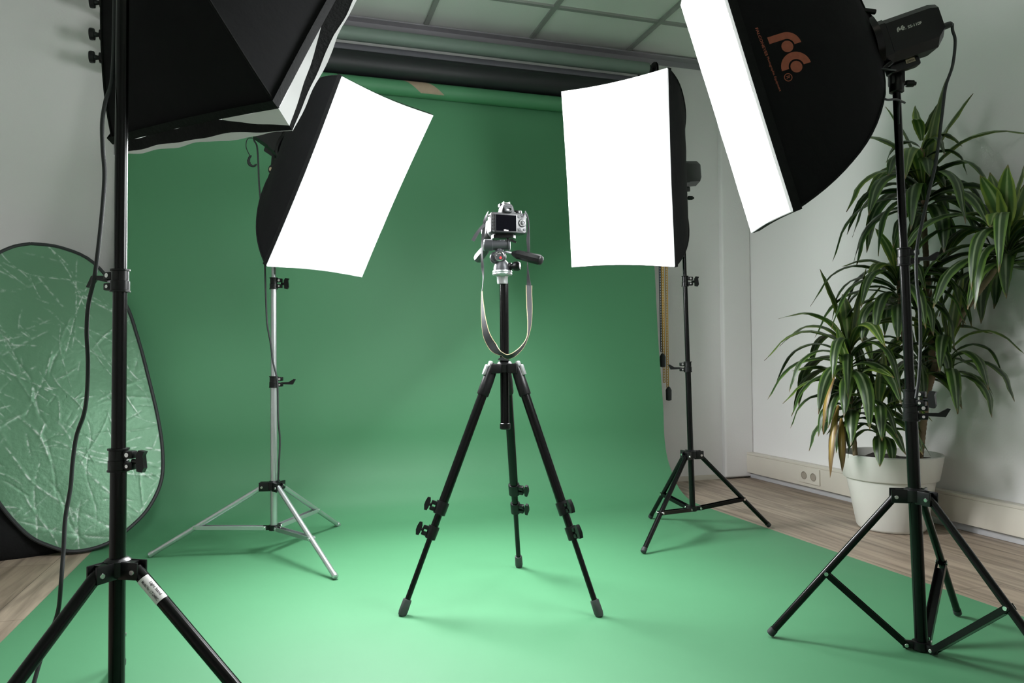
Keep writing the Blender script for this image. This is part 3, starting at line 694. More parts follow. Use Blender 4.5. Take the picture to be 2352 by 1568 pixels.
# ------------------------------------------------------------------ studio flashes and their tilt brackets
def flash(label, F, stand_top, textside, off=0.022, drop=0.0, Lh=0.20):
    n, u, v, ring = F['n'], F['u'], F['v'], F['ring']
    a = -n; o = ring+a*off-v*drop
    t = thing('studio_flash', label, 'studio flash', o, 'studio flash heads behind the softboxes')
    Wd, Ht = 0.105, 0.105
    b = MB(); rows = []
    def sec(h, w_, t_, btm, ch=0.012):
        return [o+a*h+u*x+v*y for x, y in ((-w_/2+ch, t_), (w_/2-ch, t_), (w_/2, t_-ch), (w_/2+0.003, -0.018), (w_/2+0.003, btm+ch*1.6), (w_/2-ch*1.6, btm), (-w_/2+ch*1.6, btm), (-w_/2-0.003, btm+ch*1.6), (-w_/2-0.003, -0.018), (-w_/2, t_-ch))]
    rows = [sec(0.045, Wd, 0.05, -0.055), sec(Lh-0.02, Wd, 0.05, -0.055), sec(Lh, Wd-0.01, 0.046, -0.035), sec(Lh+0.003, Wd-0.03, 0.036, -0.02)]
    rr = b.quadgrid(rows, closed_u=True); b.b.faces.new(rr[0]); b.b.faces.new(rr[-1])
    body = obj('flash_body', b, black_plastic, t, ang=25)
    b = MB(); rows = [sec(0.0, Wd+0.004, 0.052, -0.06), sec(0.043, Wd+0.004, 0.052, -0.058)]; rr = b.quadgrid(rows, closed_u=True); b.b.faces.new(rr[0]); b.b.faces.new(rr[-1])
    obj('front_collar', b, black_plastic, t, ang=25)
    b = MB(); b.lathe(o+a*(Lh-0.002)-v*0.005, a, [(0, 0.010), (0.008, 0.012), (0.012, 0.009), (0.020, 0.0085), (0.040, 0.0075), (0.044, 0.004)], 14); pl = obj('power_plug', b, black_rubber, t)
    # marks
    if textside:
        s = textside; base = o+u*(s*(Wd/2+0.0016)); x = a if s > 0 else n; 
        org = base+(a*0.066 if s > 0 else a*0.145)+v*0.006
        b = MB(); sc = 0.0075/250*1.25
        put_flat(b, logo_mesh(), lambda p: org+x*(p.x*sc)+v*(p.y*sc))
        put_flat(b, text_mesh('SS-110F', 0.0100, 0.0003, 0.033), lambda p: org+x*(p.x+0.024)+v*(p.y+0.002))
        put_flat(b, text_mesh('Studio  Flash', 0.0048, 0.0, 0.027), lambda p: org+x*(p.x+0.028)+v*(p.y-0.0042))
        put_flat(b, text_mesh('FALCONEYES', 0.0028, 0.0, 0.019), lambda p: org+x*(p.x-0.002)+v*(p.y-0.0042))
        obj('flash_marking', b, greyprint, body, flat=True, label='pale grey logo and model lettering')
    # tilt bracket on the stand top
    st = V(stand_top); tb = thing('tilt_bracket', label.replace('studio flash', 'tilt bracket').replace('flash head', 'tilt bracket'), 'bracket', st, 'tilt brackets on top of the stands')
    hd = V((a.x, a.y, 0)).normalized(); sd_ = V((-hd.y, hd.x, 0))
    b = MB(); b.lathe(st-V((0, 0, 0.012)), ZZ, [(0, 0.013), (0.002, 0.0175), (0.045, 0.0175), (0.055, 0.013), (0.055, 0)], 20)
    b.box(st+V((0, 0, 0.03)), (0.034, 0.030, 0.045), (hd, sd_, ZZ), bevel=0.005)
    b.lathe(st+V((0, 0, 0.068))-sd_*0.016, sd_, [(0, 0), (0, 0.016), (0.032, 0.016), (0.032, 0)], 24)
    b.box(st+V((0, 0, 0.055)), (0.026, 0.028, 0.03), (hd, sd_, ZZ), bevel=0.003)
    obj('swivel_block', b, black_plastic, tb)
    b = MB(); q = st+V((0, 0, 0.068)); under = o+a*0.06-v*0.058
    mid = (q+under)/2; dv = under-q
    b.box(mid, (0.020, 0.024, dv.length+0.012), (dv.normalized().orthogonal().normalized(), dv.normalized().cross(dv.normalized().orthogonal().normalized()), dv.normalized()), bevel=0.004)
    b.box(o+a*0.075-v*0.066, (0.075, 0.036, 0.022), (a, u, v), bevel=0.006, seg=3)
    hy = obj('mounting_plate', b, black_plastic, tb)
    b = MB(); b.lathe(q-sd_*0.020, sd_, [(0, 0.0), (0, 0.006), (0.001, 0.0075), (0.039, 0.0075), (0.04, 0.006), (0.04, 0)], 18); obj('tilt_bolt', b, brass, tb)
    b = MB(); kd = LAT; k0 = st+V((0, 0, 0.012))+kd*0.017
    b.lathe(k0, kd, [(0, 0.004), (0.006, 0.004), (0.0065, 0.0075), (0.010, 0.009), (0.026, 0.0085), (0.027, 0.005), (0.032, 0.005), (0.032, 0)], 14); obj('clamp_screw', b, black_plastic, tb)
    b = MB(); k0 = q-hd*0.016-V((0, 0, 0.004)); b.cyl(k0, k0-hd*0.012-V((0, 0, 0.006)), 0.005, n=10)
    b.prism([(-0.004, -0.016), (0.010, -0.020), (0.014, 0.010), (0.006, 0.018), (-0.004, 0.008)], k0-hd*0.014-sd_*0.004, -hd, ZZ, sd_, 0.009); obj('tilt_lever', b, black_plastic, tb)
    b = MB(); k1 = q+V((0, 0, 0.026))-hd*0.012; b.lathe(k1, -hd, [(0, 0.006), (0.004, 0.012), (0.018, 0.012), (0.02, 0.008)], 16); obj('locking_wheel', b, black_plastic, tb)
    return t, tb, dict(o=o, a=a, u=u, v=v, q=q)
def top_of(xy, z, lean): return (xy[0]+lean*z, xy[1], z)
FL4, TB4, fr4 = flash('studio flash on the right stand beside the plant, pale lettering on its side', F4, top_of((1.535, 1.488), 1.425, -0.030), 1, off=-0.020, drop=0.010, Lh=0.172)
FL3, TB3, fr3 = flash('studio flash peeking out behind the upright glowing softbox', F3, top_of((1.652, 2.765), 1.41, -0.022), 0, Lh=0.15)
FL2, TB2, fr2 = flash('studio flash behind the tilted softbox on the silver stand', F2, (-0.033, 3.005, 1.42), -1, Lh=0.185)
FL1, TB1, fr1 = flash('studio flash above the nearest left stand, mostly out of frame', F1, (-0.305, 1.622, 1.70), 0)
b = MB(); p4 = fr4['o']+fr4['a']*0.078-fr4['v']*0.060+fr4['u']*0.0186
b.quadgrid([[p4+fr4['a']*x+fr4['v']*y for x in (-0.0, 0.022)] for y in (-0.006, 0.004)])
lb4 = obj('number_label', b, tanlabel, TB4, label='small tan label with dark numbers')
b = MB(); put_flat(b, text_mesh('ZX0VDN', 0.0062, 0.0002, 0.018), lambda p: p4+fr4['u']*0.0005+fr4['a']*(p.x+0.002)+fr4['v']*(p.y-0.0042)); obj('label_numbers', b, blackink, lb4, flat=True)

# ------------------------------------------------------------------ cables
def cable(label, pts, r, m, name='power_cable', k=8):
    b = MB(); b.tube(smooth_curve(pts, k), r, 8); return tag(obj(name, b, m, ang=80), label, 'cable')
e4 = fr4['o']+fr4['a']*0.214-fr4['v']*0.005
c4 = [e4, P(2190, 66, e4.dot(fwd)-EYE.dot(fwd)+0.0)]
d4 = (e4-EYE).dot(fwd)
cable('grey power cord hanging from the flash beside the plant', [e4]+[P(x, y, d4-i*0.012) for i, (x, y) in enumerate(((2188, 70), (2194, 95), (2188, 150), (2172, 200), (2163, 270), (2150, 370), (2134, 440), (2118, 510), (2106, 570), (2105, 640), (2112, 710), (2114, 780), (2111, 860), (2104, 915)))], 0.0036, grey_cable if False else black_rubber)
cable('thin black tie cord between the right softbox and its stand', [P(1990, 214, 1.80), P(2020, 222, 1.80), P(2038, 229, 1.81), P(2058, 228, 1.84), P(2078, 236, 1.89)], 0.0028, black_rubber, 'tie_cord')
cable('short black cord under the flash bracket at right', [P(1995, 157, 1.80), P(2024, 158, 1.80), P(2045, 160, 1.81), P(2068, 162, 1.89)], 0.0026, black_rubber, 'tie_cord')
cable('thin black strap end hanging beside the top of the right stand', [P(2066, 232, 1.845), P(2064, 255, 1.845), P(2065, 285, 1.845)], 0.0022, black_rubber, 'tie_cord')
cable('black power cable hanging down the left of the nearest left stand', [P(264, -80, 1.55), P(263, 20, 1.53), P(261, 120, 1.50), P(256, 190, 1.47), P(243, 230, 1.45), P(235, 280, 1.44), P(236, 340, 1.44), P(240, 400, 1.44), P(236, 470, 1.44), P(228, 550, 1.44), P(220, 615, 1.44), P(214, 650, 1.44), P(203, 700, 1.44), P(199, 760, 1.44), P(202, 830, 1.45), P(200, 900, 1.46), P(193, 950, 1.47), P(176, 1000, 1.48), P(167, 1060, 1.48), P(162, 1120, 1.48), P(150, 1190, 1.47), P(146, 1260, 1.46), P(140, 1340, 1.44), P(134, 1400, 1.45), P(118, 1450, 1.45), P(98, 1500, 1.45), P(80, 1560, 1.43), P(60, 1640, 1.40), P(30, 1700, 1.42)], 0.0040, black_rubber)
cable('black power cable hanging along the silver stand', [P(607, 560, 2.84), P(609, 625, 2.83), P(611, 690, 2.83), P(614, 745, 2.83), P(622, 790, 2.83), P(627, 830, 2.82), P(636, 868, 2.82), P(638, 900, 2.82), P(639, 960, 2.82), P(643, 1010, 2.83), P(641, 1060, 2.83), P(639, 1104, 2.84)], 0.0034, black_rubber)
e2 = fr2['o']+fr2['a']*0.228-fr2['v']*0.005; d2 = (e2-EYE).dot(fwd)
cable('black power cord dropping from the flash on the silver stand', [e2, P(583, 318, d2), P(590, 335, d2), P(593, 370, d2-0.01), P(595, 420, d2-0.02), P(600, 480, d2-0.03), P(606, 560, d2-0.05)], 0.0034, black_rubber)
cs = smooth_curve([P(590, 318, d2), P(570, 318, d2), P(565, 335, d2), P(571, 352, d2), P(577, 360, d2)], 8)
cable('thin sync cord looping left of the flash on the silver stand', cs, 0.0018, black_rubber, 'sync_cord')
b = MB(); ax = smooth_curve([P(575, 358, d2), P(571, 368, d2), P(574, 378, d2), P(583, 382, d2), P(587, 378, d2)], 10); hx = []
for i in range(len(ax)*4-3):
    tt = i/4; j = min(int(tt), len(ax)-2); p = ax[j].lerp(ax[j+1], tt-j); ang = i*1.5; hx.append(p+RT*math.cos(ang)*0.005+fwd*math.sin(ang)*0.005+UP*math.cos(ang)*0.002)
b.tube(hx, 0.0016, 6); tag(obj('coiled_cord', b, black_rubber, ang=80), 'small coiled cord hanging left of the flash on the silver stand', 'cable')

# ------------------------------------------------------------------ camera tripod
apex = V((0.658, 2.200, 0.717))
tp = thing('camera_tripod', 'black camera tripod with pan head standing in the middle of the green paper', 'tripod', (0.658, 2.200, 0))
b = MB(); b.lathe((0.658, 2.2, 0.533), ZZ, [(0, 0.009), (0, 0.0135), (0.45, 0.0135), (0.45, 0.009)], 12)
for k in range(6):
    a = math.pi/3*k; b.cyl((0.658+0.0128*math.cos(a), 2.2+0.0128*math.sin(a), 0.535), (0.658+0.0128*math.cos(a), 2.2+0.0128*math.sin(a), 0.982), 0.0016, n=6)
cc_ = obj('centre_column', b, black_metal, tp)
b = MB(); b.lathe((0.658, 2.2, 0.526), ZZ, [(0, 0), (0, 0.014), (0.003, 0.0165), (0.018, 0.0165), (0.02, 0.014)], 20); obj('column_cap', b, black_plastic, cc_)
feet = [V((0.333, 2.158, 0)), V((0.865, 1.972, 0)), V((0.80, 2.517, 0))]
b = MB(); b.lathe(apex-V((0, 0, 0.014)), ZZ, [(0, 0.0145), (0, 0.026), (0.024, 0.027), (0.034, 0.019), (0.036, 0.0145)], 28)
for f in feet:
    d = (f-V((apex.x, apex.y, 0))); d.z = 0; d.normalize(); s = V((-d.y, d.x, 0))
    for k in (-1, 1): b.box(apex+d*0.036+s*0.017*k-V((0, 0, 0.002)), (0.034, 0.008, 0.030), (d, s, ZZ), bevel=0.004)
cr_ = obj('tripod_crown', b, black_plastic, tp)
b = MB(); b.prism([(-0.020, 0.0), (0.004, 0.012), (0.014, 0.0), (0.014, -0.006), (-0.020, -0.004)], apex+V((0, 0, 0.028))-DEP*0.022, LAT, ZZ, DEP, 0.02); obj('column_lock_lever', b, magnes, cr_)
for i, f in enumerate(feet):
    d = (f-V((apex.x, apex.y, 0))); d.z = 0; d.normalize(); s = V((-d.y, d.x, 0))
    a = apex+d*0.042-V((0, 0, 0.002)); e = f+V((0, 0, 0.016)); ld = (e-a).normalized(); L = (e-a).length; nrm = s.cross(ld)
    b = MB(); b.lathe(a, ld, [(0.05, 0.011), (0.05, 0.0142), (0.435*L/0.77+0.02, 0.0142), (0.435*L/0.77+0.02, 0.011)], 24); lg = obj('leg', b, black_metal, tp)
    # yoke at the top: broad sleeve tapering to the pivot
    b = MB(); rows = []
    for h, wx, wy in ((-0.016, 0.010, 0.012), (-0.008, 0.0145, 0.016), (0.02, 0.015, 0.018), (0.045, 0.0175, 0.0185), (0.085, 0.0185, 0.0185), (0.088, 0.0175, 0.0175)):
        rows.append([a+ld*h+s*(wx*math.cos(2*math.pi*k/20))+nrm*(wy*math.sin(2*math.pi*k/20)) for k in range(20)])
    rr = b.quadgrid(rows, closed_u=True); b.b.faces.new(rr[0]); b.b.faces.new(rr[-1]); yk = obj('leg_sleeve', b, black_plastic, lg)
    # silver angle selector outside
    outd = nrm if nrm.z > 0 else -nrm
    b = MB(); b.box(a+ld*0.012+outd*0.020, (0.034, 0.014, 0.010), (ld, s, outd), bevel=0.003); b.box(a-ld*0.010+outd*0.012, (0.020, 0.018, 0.010), (ld, s, outd), bevel=0.004); obj('angle_selector', b, silver, lg)
    z1 = 0.435*L/0.77+0.02; z2 = z1+0.075
    b = MB(); b.cyl(a+ld*(z1-0.02), a+ld*(z2+0.01), 0.0112, n=20); obj('leg_section', b, black_metal, lg)
    b = MB(); b.cyl(a+ld*z2, a+ld*(L-0.01), 0.0082, n=20); obj('leg_section', b, black_metal, lg)
    kd = [(-LAT*0.95-DEP*0.1), (LAT*0.5-DEP*0.85), (LAT*0.9-DEP*0.3)][i]; kd = (kd-ld*kd.dot(ld)).normalized(); ks = kd.cross(ld)
    for zz, rr_ in ((z1, 0.0142), (z2, 0.0116)):
        b = MB(); c = a+ld*zz; b.lathe(c-ld*0.020, ld, [(0, rr_), (0, rr_+0.0045), (0.004, rr_+0.005), (0.038, rr_+0.0045), (0.040, rr_)], 24)
        for q in (-1, 1): b.box(c+kd*(rr_+0.010)+ld*0.009*q, (0.018, 0.016, 0.012), (kd, ks, ld), bevel=0.003)
        cl = obj('leg_lock', b, magnes if False else black_plastic, lg)
        b = MB(); b.cyl(c+kd*(rr_+0.014), c+kd*(rr_+0.026), 0.005, n=12)
        b.prism([(0, -0.010), (0.004, -0.020), (0.012, -0.019), (0.015, -0.006), (0.015, 0.006), (0.010, 0.020), (0.002, 0.019), (0, 0.010)], c+kd*(rr_+0.022)-ks*0.006, kd, ld, ks, 0.012); obj('wing_knob', b, black_plastic, cl)
    b = MB(); b.lathe(a+ld*(L-0.034), ld, [(0, 0.0085), (0, 0.0118), (0.003, 0.0128), (0.036, 0.0135), (0.046, 0.0115), (0.050, 0.007), (0.050, 0)], 22); obj('rubber_foot', b, grey_rubber, lg)

# head (local frame: LAT right, DEP away, ZZ up; millimetres from photo scale at this distance)
O = P(1155, 640, 2.285); q = 2.285/FPX
def Hh_(px, py, dd=0.0): return O+LAT*((px-1155)*q)+ZZ*((640-py)*q)+DEP*dd
b = MB(); b.lathe(Hh_(1154, 652), ZZ, [(0, 0.0155), (0.006, 0.0165), (0.020, 0.017), (0.024, 0.019), (0.026, 0.029), (0.030, 0.031), (0.034, 0.029), (0.036, 0.031), (0.041, 0.0295), (0.042, 0.02)], 32)
hd_ = obj('head_base', b, silver, tp, label='silver pan base')
b = MB(); rows = []
b.lathe(Hh_(1153, 622), ZZ, [(0, 0.026), (0.012, 0.0255), (0.024, 0.021), (0.032, 0.014)], 28)
obj('pan_body', b, magnes, tp)
b = MB(); b.lathe(Hh_(1166, 612), LAT-DEP*0.25, [(0, 0.012), (0.012, 0.012), (0.014, 0.009), (0.018, 0.009), (0.020, 0.0135), (0.026, 0.0150), (0.034, 0.0150), (0.040, 0.011), (0.041, 0)], 18); obj('pan_knob', b, black_plastic, tp)
b = MB(); b.lathe(Hh_(1148, 590, 0.022), -DEP, [(0, 0.018), (0.004, 0.0205), (0.034, 0.0205), (0.040, 0.019), (0.042, 0.017), (0.042, 0.0)], 32)
b.lathe(Hh_(1139, 592, 0.018), -DEP, [(0, 0.018), (0.004, 0.0185), (0.030, 0.0185), (0.034, 0.015)], 24)
tj = obj('tilt_joint', b, magnes, tp)
b = MB(); b.lathe(Hh_(1148, 590, -0.0195), -DEP, [(0, 0.0145), (0.0015, 0.0150), (0.0022, 0.0140), (0.0022, 0.0128), (0.0, 0.0126)], 32); obj('dial_ring', b, chrome, tj)
b = MB(); b.lathe(Hh_(1150.5, 593.5, -0.0202), -DEP, [(0, 0.004), (0.001, 0.004), (0.001, 0)], 14); obj('red_dot', b, red_m, tj, label='small red dot')
b = MB()
for aa in (120, 95, 70, 160): b.lathe(Hh_(1148, 590, -0.0202)+LAT*0.0095*math.cos(math.radians(aa))+ZZ*0.0095*math.sin(math.radians(aa)), -DEP, [(0, 0.0012), (0.0006, 0.0012), (0.0006, 0)], 8)
obj('dial_marks', b, greyprint, tj)
b = MB(); rows = []
for px, py, rx, ry in ((1147, 578, 0.012, 0.015), (1148, 570, 0.0135, 0.015), (1153, 560, 0.017, 0.017), (1155, 552, 0.018, 0.017)):
    rows.append([Hh_(px, py)+LAT*(rx*math.cos(2*math.pi*k/20))+DEP*(ry*math.sin(2*math.pi*k/20)) for k in range(20)])
b.quadgrid(rows, closed_u=True); obj('tilt_neck', b, magnes, tp)
b = MB(); b.lathe(Hh_(1113, 563, -0.006), LAT, [(0, 0.017), (0.002, 0.0185), (0.006, 0.0180), (0.026, 0.0178), (0.027, 0.0155), (0.040, 0.0150), (0.072, 0.0145), (0.074, 0.0175), (0.080, 0.0175), (0.081, 0.010)], 32); sj = obj('side_tilt_barrel', b, magnes, tp)
b = MB(); b.lathe(Hh_(1112, 563, -0.006), LAT, [(-0.002, 0.0), (-0.002, 0.0155), (0.0015, 0.0178), (0.0022, 0.0150)], 32); obj('end_cap', b, silver, sj, label='silver end cap')
b = MB(); pl_ = [(-0.038, 0.0), (-0.030, -0.022), (0.030, -0.022), (0.038, -0.008), (0.038, 0.008), (0.030, 0.022), (-0.026, 0.022)]
b.prism(pl_, Hh_(1157, 548, 0), LAT, DEP, ZZ, 0.010); b.box(Hh_(1167, 556, -0.012), (0.009, 0.012, 0.020), (LAT, DEP, ZZ), bevel=0.002); obj('release_clamp', b, black_plastic, tp)
b = MB(); b.prism([(x_*0.86, y_*0.9) for x_, y_ in pl_], Hh_(1157, 540.5, 0), LAT, DEP, ZZ, 0.008); obj('release_plate', b, black_plastic, tp)
b = MB(); b.prism([(0, -0.003), (0.018, -0.010), (0.020, -0.006), (0.003, 0.004)], Hh_(1172, 553, -0.024), LAT, ZZ, DEP, 0.012); obj('release_lever', b, black_plastic, tp)
def handle(a, e, g, lab, m):
    t_ = (e-a).normalized(); b = MB(); b.cyl(a, a+t_*g, 0.0042, n=14); h_ = obj('handle_rod', b, silver, tp); L = (e-a).length-g
    b = MB(); b.lathe(a+t_*g, t_, [(0, 0.0065), (0.004, 0.0085), (0.018, 0.0135), (0.022, 0.0142), (L*0.6, 0.0155), (L-0.008, 0.0158), (L-0.002, 0.0135), (L, 0.010), (L, 0)], 9); obj('handle_grip', b, m, h_)
handle(Hh_(1160, 577, 0.0), Hh_(1242, 606, -0.075), 0.030, '', black_plastic)
handle(Hh_(1126, 560, 0.0), Hh_(1094, 586, 0.085), 0.020, '', magnes)

# ------------------------------------------------------------------ DSLR camera (its back faces the viewer)
psi = math.radians(17); N_ = (-DEP*math.cos(psi)+LAT*math.sin(psi)); EX = LAT*math.cos(psi)+DEP*math.sin(psi); EY = -N_   # EY points away from viewer
C0 = P(1170, 511, 2.255)
def cp(x, z, y=0.0): return C0+EX*(x*0.001)+ZZ*(z*0.001)+EY*(y*0.001)
cm = thing('dslr_camera', 'black digital camera on the tripod, screen towards the viewer', 'camera', cp(0, -32, 20))
def loft(secs, m, name, parent=cm, ang=40, lab=None):
    b = MB(); rows = [[cp(x, z, y) for x, z in s] for y, s in secs]; rr = b.quadgrid(rows, closed_u=True); b.b.faces.new(rr[0]); b.b.faces.new(rr[-1]); return obj(name, b, m, parent, ang=ang, label=lab)
cambk = mat('camera_black_plastic', (0.018, 0.019, 0.021), 0.36, bump=(900, 0.03))
def rrect(x0, x1, z0, z1, r=6, top=None):
    o = []
    for cx, cz, a0 in ((x1-r, z1-r, 0), (x0+r, z1-r, 90), (x0+r, z0+r, 180), (x1-r, z0+r, 270)):
        for k in range(5): a = math.radians(a0+k*22.5); o.append((cx+r*math.cos(a), cz+r*math.sin(a)))
    return o
loft([(0, rrect(-55, 52, -30, 29, 5)), (3, rrect(-58, 56, -32, 31, 7)), (30, rrect(-59, 57, -32, 31, 8)), (40, rrect(-57, 56, -32, 30, 9)), (44, rrect(-50, 52, -29, 27, 9))], cambk, 'camera_body')
loft([(24, rrect(26, 59, -31, 27, 10)), (52, rrect(28, 60, -31, 24, 12)), (62, rrect(33, 57, -28, 18, 10))], cambk, 'hand_grip')
loft([(0, [(-26, 28), (18, 28), (12, 50), (6, 57), (-14, 57), (-20, 50)]), (20, [(-28, 28), (20, 28), (13, 54), (6, 61), (-14, 61), (-21, 54)]), (48, [(-24, 28), (16, 28), (10, 52), (5, 60), (-13, 60), (-19, 52)]), (60, [(-18, 28), (10, 28), (6, 40), (4, 45), (-12, 45), (-15, 40)])], cambk, 'viewfinder_hump', ang=20)
b = MB()
for z0_, z1_, x0_, x1_, y_ in ((31, 47, -15, 7, -9),):
    b.quadgrid([[cp(x, z, y) for x, z in rrect(x0_-i_, x1_+i_, z0_-i_, z1_+i_, 4)] for y, i_ in ((2, 1), (-8, 1), (-10, -1), (-10, -3.5), (-6, -4.5), (-2, -5))], closed_u=True)
ec = obj('eyecup', b, black_rubber, cm)
b = MB(); b.quadgrid([[cp(x, z, -3) for x in (-11, 3)] for z in (35, 43)]); obj('eyepiece_glass', b, silver, ec)
b = MB()
b.box(cp(-4, 62, 22), (0.020, 0.022, 0.003), (EX, EY, ZZ), bevel=0.0008)
for sx in (-13, 5): b.box(cp(sx, 64, 22), (0.0025, 0.022, 0.004), (EX, EY, ZZ))
obj('hot_shoe', b, chrome, cm)
b = MB(); b.box(cp(-14, 60, 44), (0.014, 0.020, 0.010), (EX, EY, ZZ), bevel=0.003); b.box(cp(5, 61, 46), (0.012, 0.018, 0.010), (EX, EY, ZZ), bevel=0.003); obj('popup_flash', b, magnes, cm)
b = MB(); b.lathe(cp(32, 30, 20), ZZ, [(0, 0.012), (0.002, 0.014), (0.009, 0.014), (0.0105, 0.013), (0.0105, 0)], 28); md = obj('mode_dial', b, black_plastic, cm)
b = MB(); b.lathe(cp(32, 39.6, 20), ZZ, [(0, 0.0115), (0.0012, 0.0115), (0.0012, 0)], 28); obj('dial_top', b, silver, md)
b = MB(); b.lathe(cp(49, 28, 40), ZZ, [(0, 0.006), (0.004, 0.007), (0.006, 0.006), (0.006, 0)], 16); b.lathe(cp(20, 30, 8), ZZ, [(0, 0.003), (0.003, 0.003), (0.003, 0)], 10); obj('shutter_button', b, chrome, cm)
b = MB(); b.box(cp(-10.5, -2.5, -0.4), (0.071, 0.003, 0.0535), (EX, EY, ZZ), bevel=0.001); sf = obj('screen_frame', b, cambk, cm)
b = MB(); b.box(cp(-11, -2, -1.9), (0.064, 0.001, 0.049), (EX, EY, ZZ)); sn = obj('lcd_screen', b, screen_m, sf)
b = MB(); put_flat(b, text_mesh('Nikon', 0.0055, 0.0003, 0.014), lambda p: cp(-18, -26, -2.6)+EX*p.x+ZZ*p.y); obj('maker_lettering', b, whitelabel, sf, flat=True)
b = MB(); b.lathe(cp(41, 0, 0.5), -EY, [(0, 0.0125), (0.0012, 0.0128), (0.0018, 0.0115), (0.0018, 0.006), (0.0010, 0.0055), (0.0025, 0.004), (0.003, 0)], 28); obj('navigation_pad', b, cambk, cm)
b = MB(); b.lathe(cp(41, 0, -1.0), -EY, [(0, 0.0095), (0.0014, 0.0095), (0.0014, 0.0080), (0, 0.0078)], 28); obj('pad_ring', b, chrome, cm)
for bx, bz in ((31, 19), (32, -20), (48, -20), (-51, 20), (-51, 10), (-51, 0), (-51, -10), (-51, -20), (41, 24)):
    b = MB(); b.lathe(cp(bx, bz, 0.6), -EY, [(0, 0.0042), (0.0015, 0.0042), (0.0022, 0.0034), (0.0022, 0)], 16); obj('button', b, black_plastic if bx < 0 else magnes, cm)
b = MB(); b.lathe(cp(-6, -1, 42), EY, [(0, 0.034), (0.004, 0.036), (0.008, 0.034), (0.010, 0.0335), (0.030, 0.0335), (0.031, 0.035), (0.055, 0.035), (0.057, 0.033), (0.085, 0.033), (0.088, 0.0295), (0.084, 0.027), (0.08, 0)], 40); ln = obj('lens', b, cambk, cm)
b = MB(); b.lathe(cp(-6, -1, 126), EY, [(0, 0.034), (0.004, 0.036), (0.035, 0.041), (0.035, 0.0395), (0.004, 0.034)], 40); obj('lens_hood', b, black_plastic, ln)
b = MB()
for sx in (-60, 58): b.lathe(cp(sx, 22, 22), EX*(1 if sx > 0 else -1), [(0, 0.004), (0.005, 0.004), (0.006, 0.002)], 12)
obj('strap_lug', b, chrome, cm)
b = MB(); rows = [[cp(-59.6, z, y) for z in (-24, -8, 8, 22)] for y in (8, 16, 24, 32)]; b.quadgrid(rows); obj('port_cover', b, grey_rubber, cm)

# neck strap: two hanging halves that meet in a loop in front of the column
def ribbon(name, pts, wid, tw, m, parent, pm=None, off=0.0):
    P_ = smooth_curve(pts, 8); n = len(P_); k = len(wid)-1
    def lerp(a, x): j = min(int(x), len(a)-2); return a[j]+(a[j+1]-a[j])*(x-j)
    b = MB(); rows = []; e1 = []; e2 = []
    for i, p in enumerate(P_):
        x = i/(n-1)*k; t_ = (P_[min(i+1, n-1)]-P_[max(i-1, 0)]).normalized(); a = math.radians(lerp(tw, x)); w_ = lerp(wid, x)*0.5
        s0 = t_.cross(DEP).normalized(); s1 = t_.cross(s0).normalized(); s = s0*math.cos(a)+s1*math.sin(a); nn_ = t_.cross(s)
        rows.append([p+s*w_+nn_*0.0006, p-s*w_+nn_*0.0006, p-s*w_-nn_*0.0006, p+s*w_-nn_*0.0006]); e1.append(p+s*w_); e2.append(p-s*w_)
    rr = b.quadgrid(rows, closed_u=True); b.b.faces.new(rr[0]); b.b.faces.new(rr[-1]); o = obj(name, b, m, parent, ang=40)
    if pm:
        for e in (e1, e2):
            b = MB(); b.tube(e, 0.0010, 6); obj('strap_piping', b, pm, o, label='tan edge piping')
    return o
dS = 2.25
ribbon('strap_webbing', [P(1121, 486, 2.27), P(1114, 505, 2.24), P(1110, 535, dS), P(1107, 575, dS), P(1108, 610, dS), P(1110, 640, dS), P(1107, 668, dS)], [0.006, 0.010, 0.010, 0.008, 0.010, 0.008, 0.008], [60, 30, 20, 60, 30, 70, 80], strap_m, cm)
ribbon('strap_webbing', [P(1113, 515, 2.235), P(1100, 530, 2.23), P(1092, 542, 2.23), P(1086, 553, 2.23)], [0.009, 0.010, 0.011, 0.011], [10, 10, 15, 15], strap_m, cm)
ribbon('strap_webbing', [P(1206, 486, 2.27), P(1212, 500, 2.25), P(1214, 520, dS), P(1213, 550, dS), P(1214, 575, dS), P(1212, 600, dS), P(1213, 635, dS), P(1215, 655, dS)], [0.007, 0.007, 0.008, 0.011, 0.010, 0.006, 0.010, 0.014], [60, 50, 60, 20, 40, 75, 40, 5], strap_m, cm)
ribbon('neck_strap', [P(1107, 668, dS), P(1108, 700, dS), P(1111, 735, dS-0.01), P(1118, 770, dS-0.02), P(1133, 797, dS-0.03), P(1152, 812, dS-0.05), P(1166, 819, dS-0.05), P(1182, 813, dS-0.05), P(1200, 796, dS-0.03), P(1211, 775, dS-0.02), P(1216, 745, dS-0.01), P(1216, 705, dS), P(1215, 675, dS), P(1215, 655, dS)],
       [0.010, 0.022, 0.024, 0.026, 0.026, 0.024, 0.022, 0.024, 0.022, 0.018, 0.022, 0.022, 0.020, 0.020], [80, 68, 55, 35, 15, 70, 55, 60, 68, 78, 60, 40, 35, 30], strap_m, cm, piping_m)

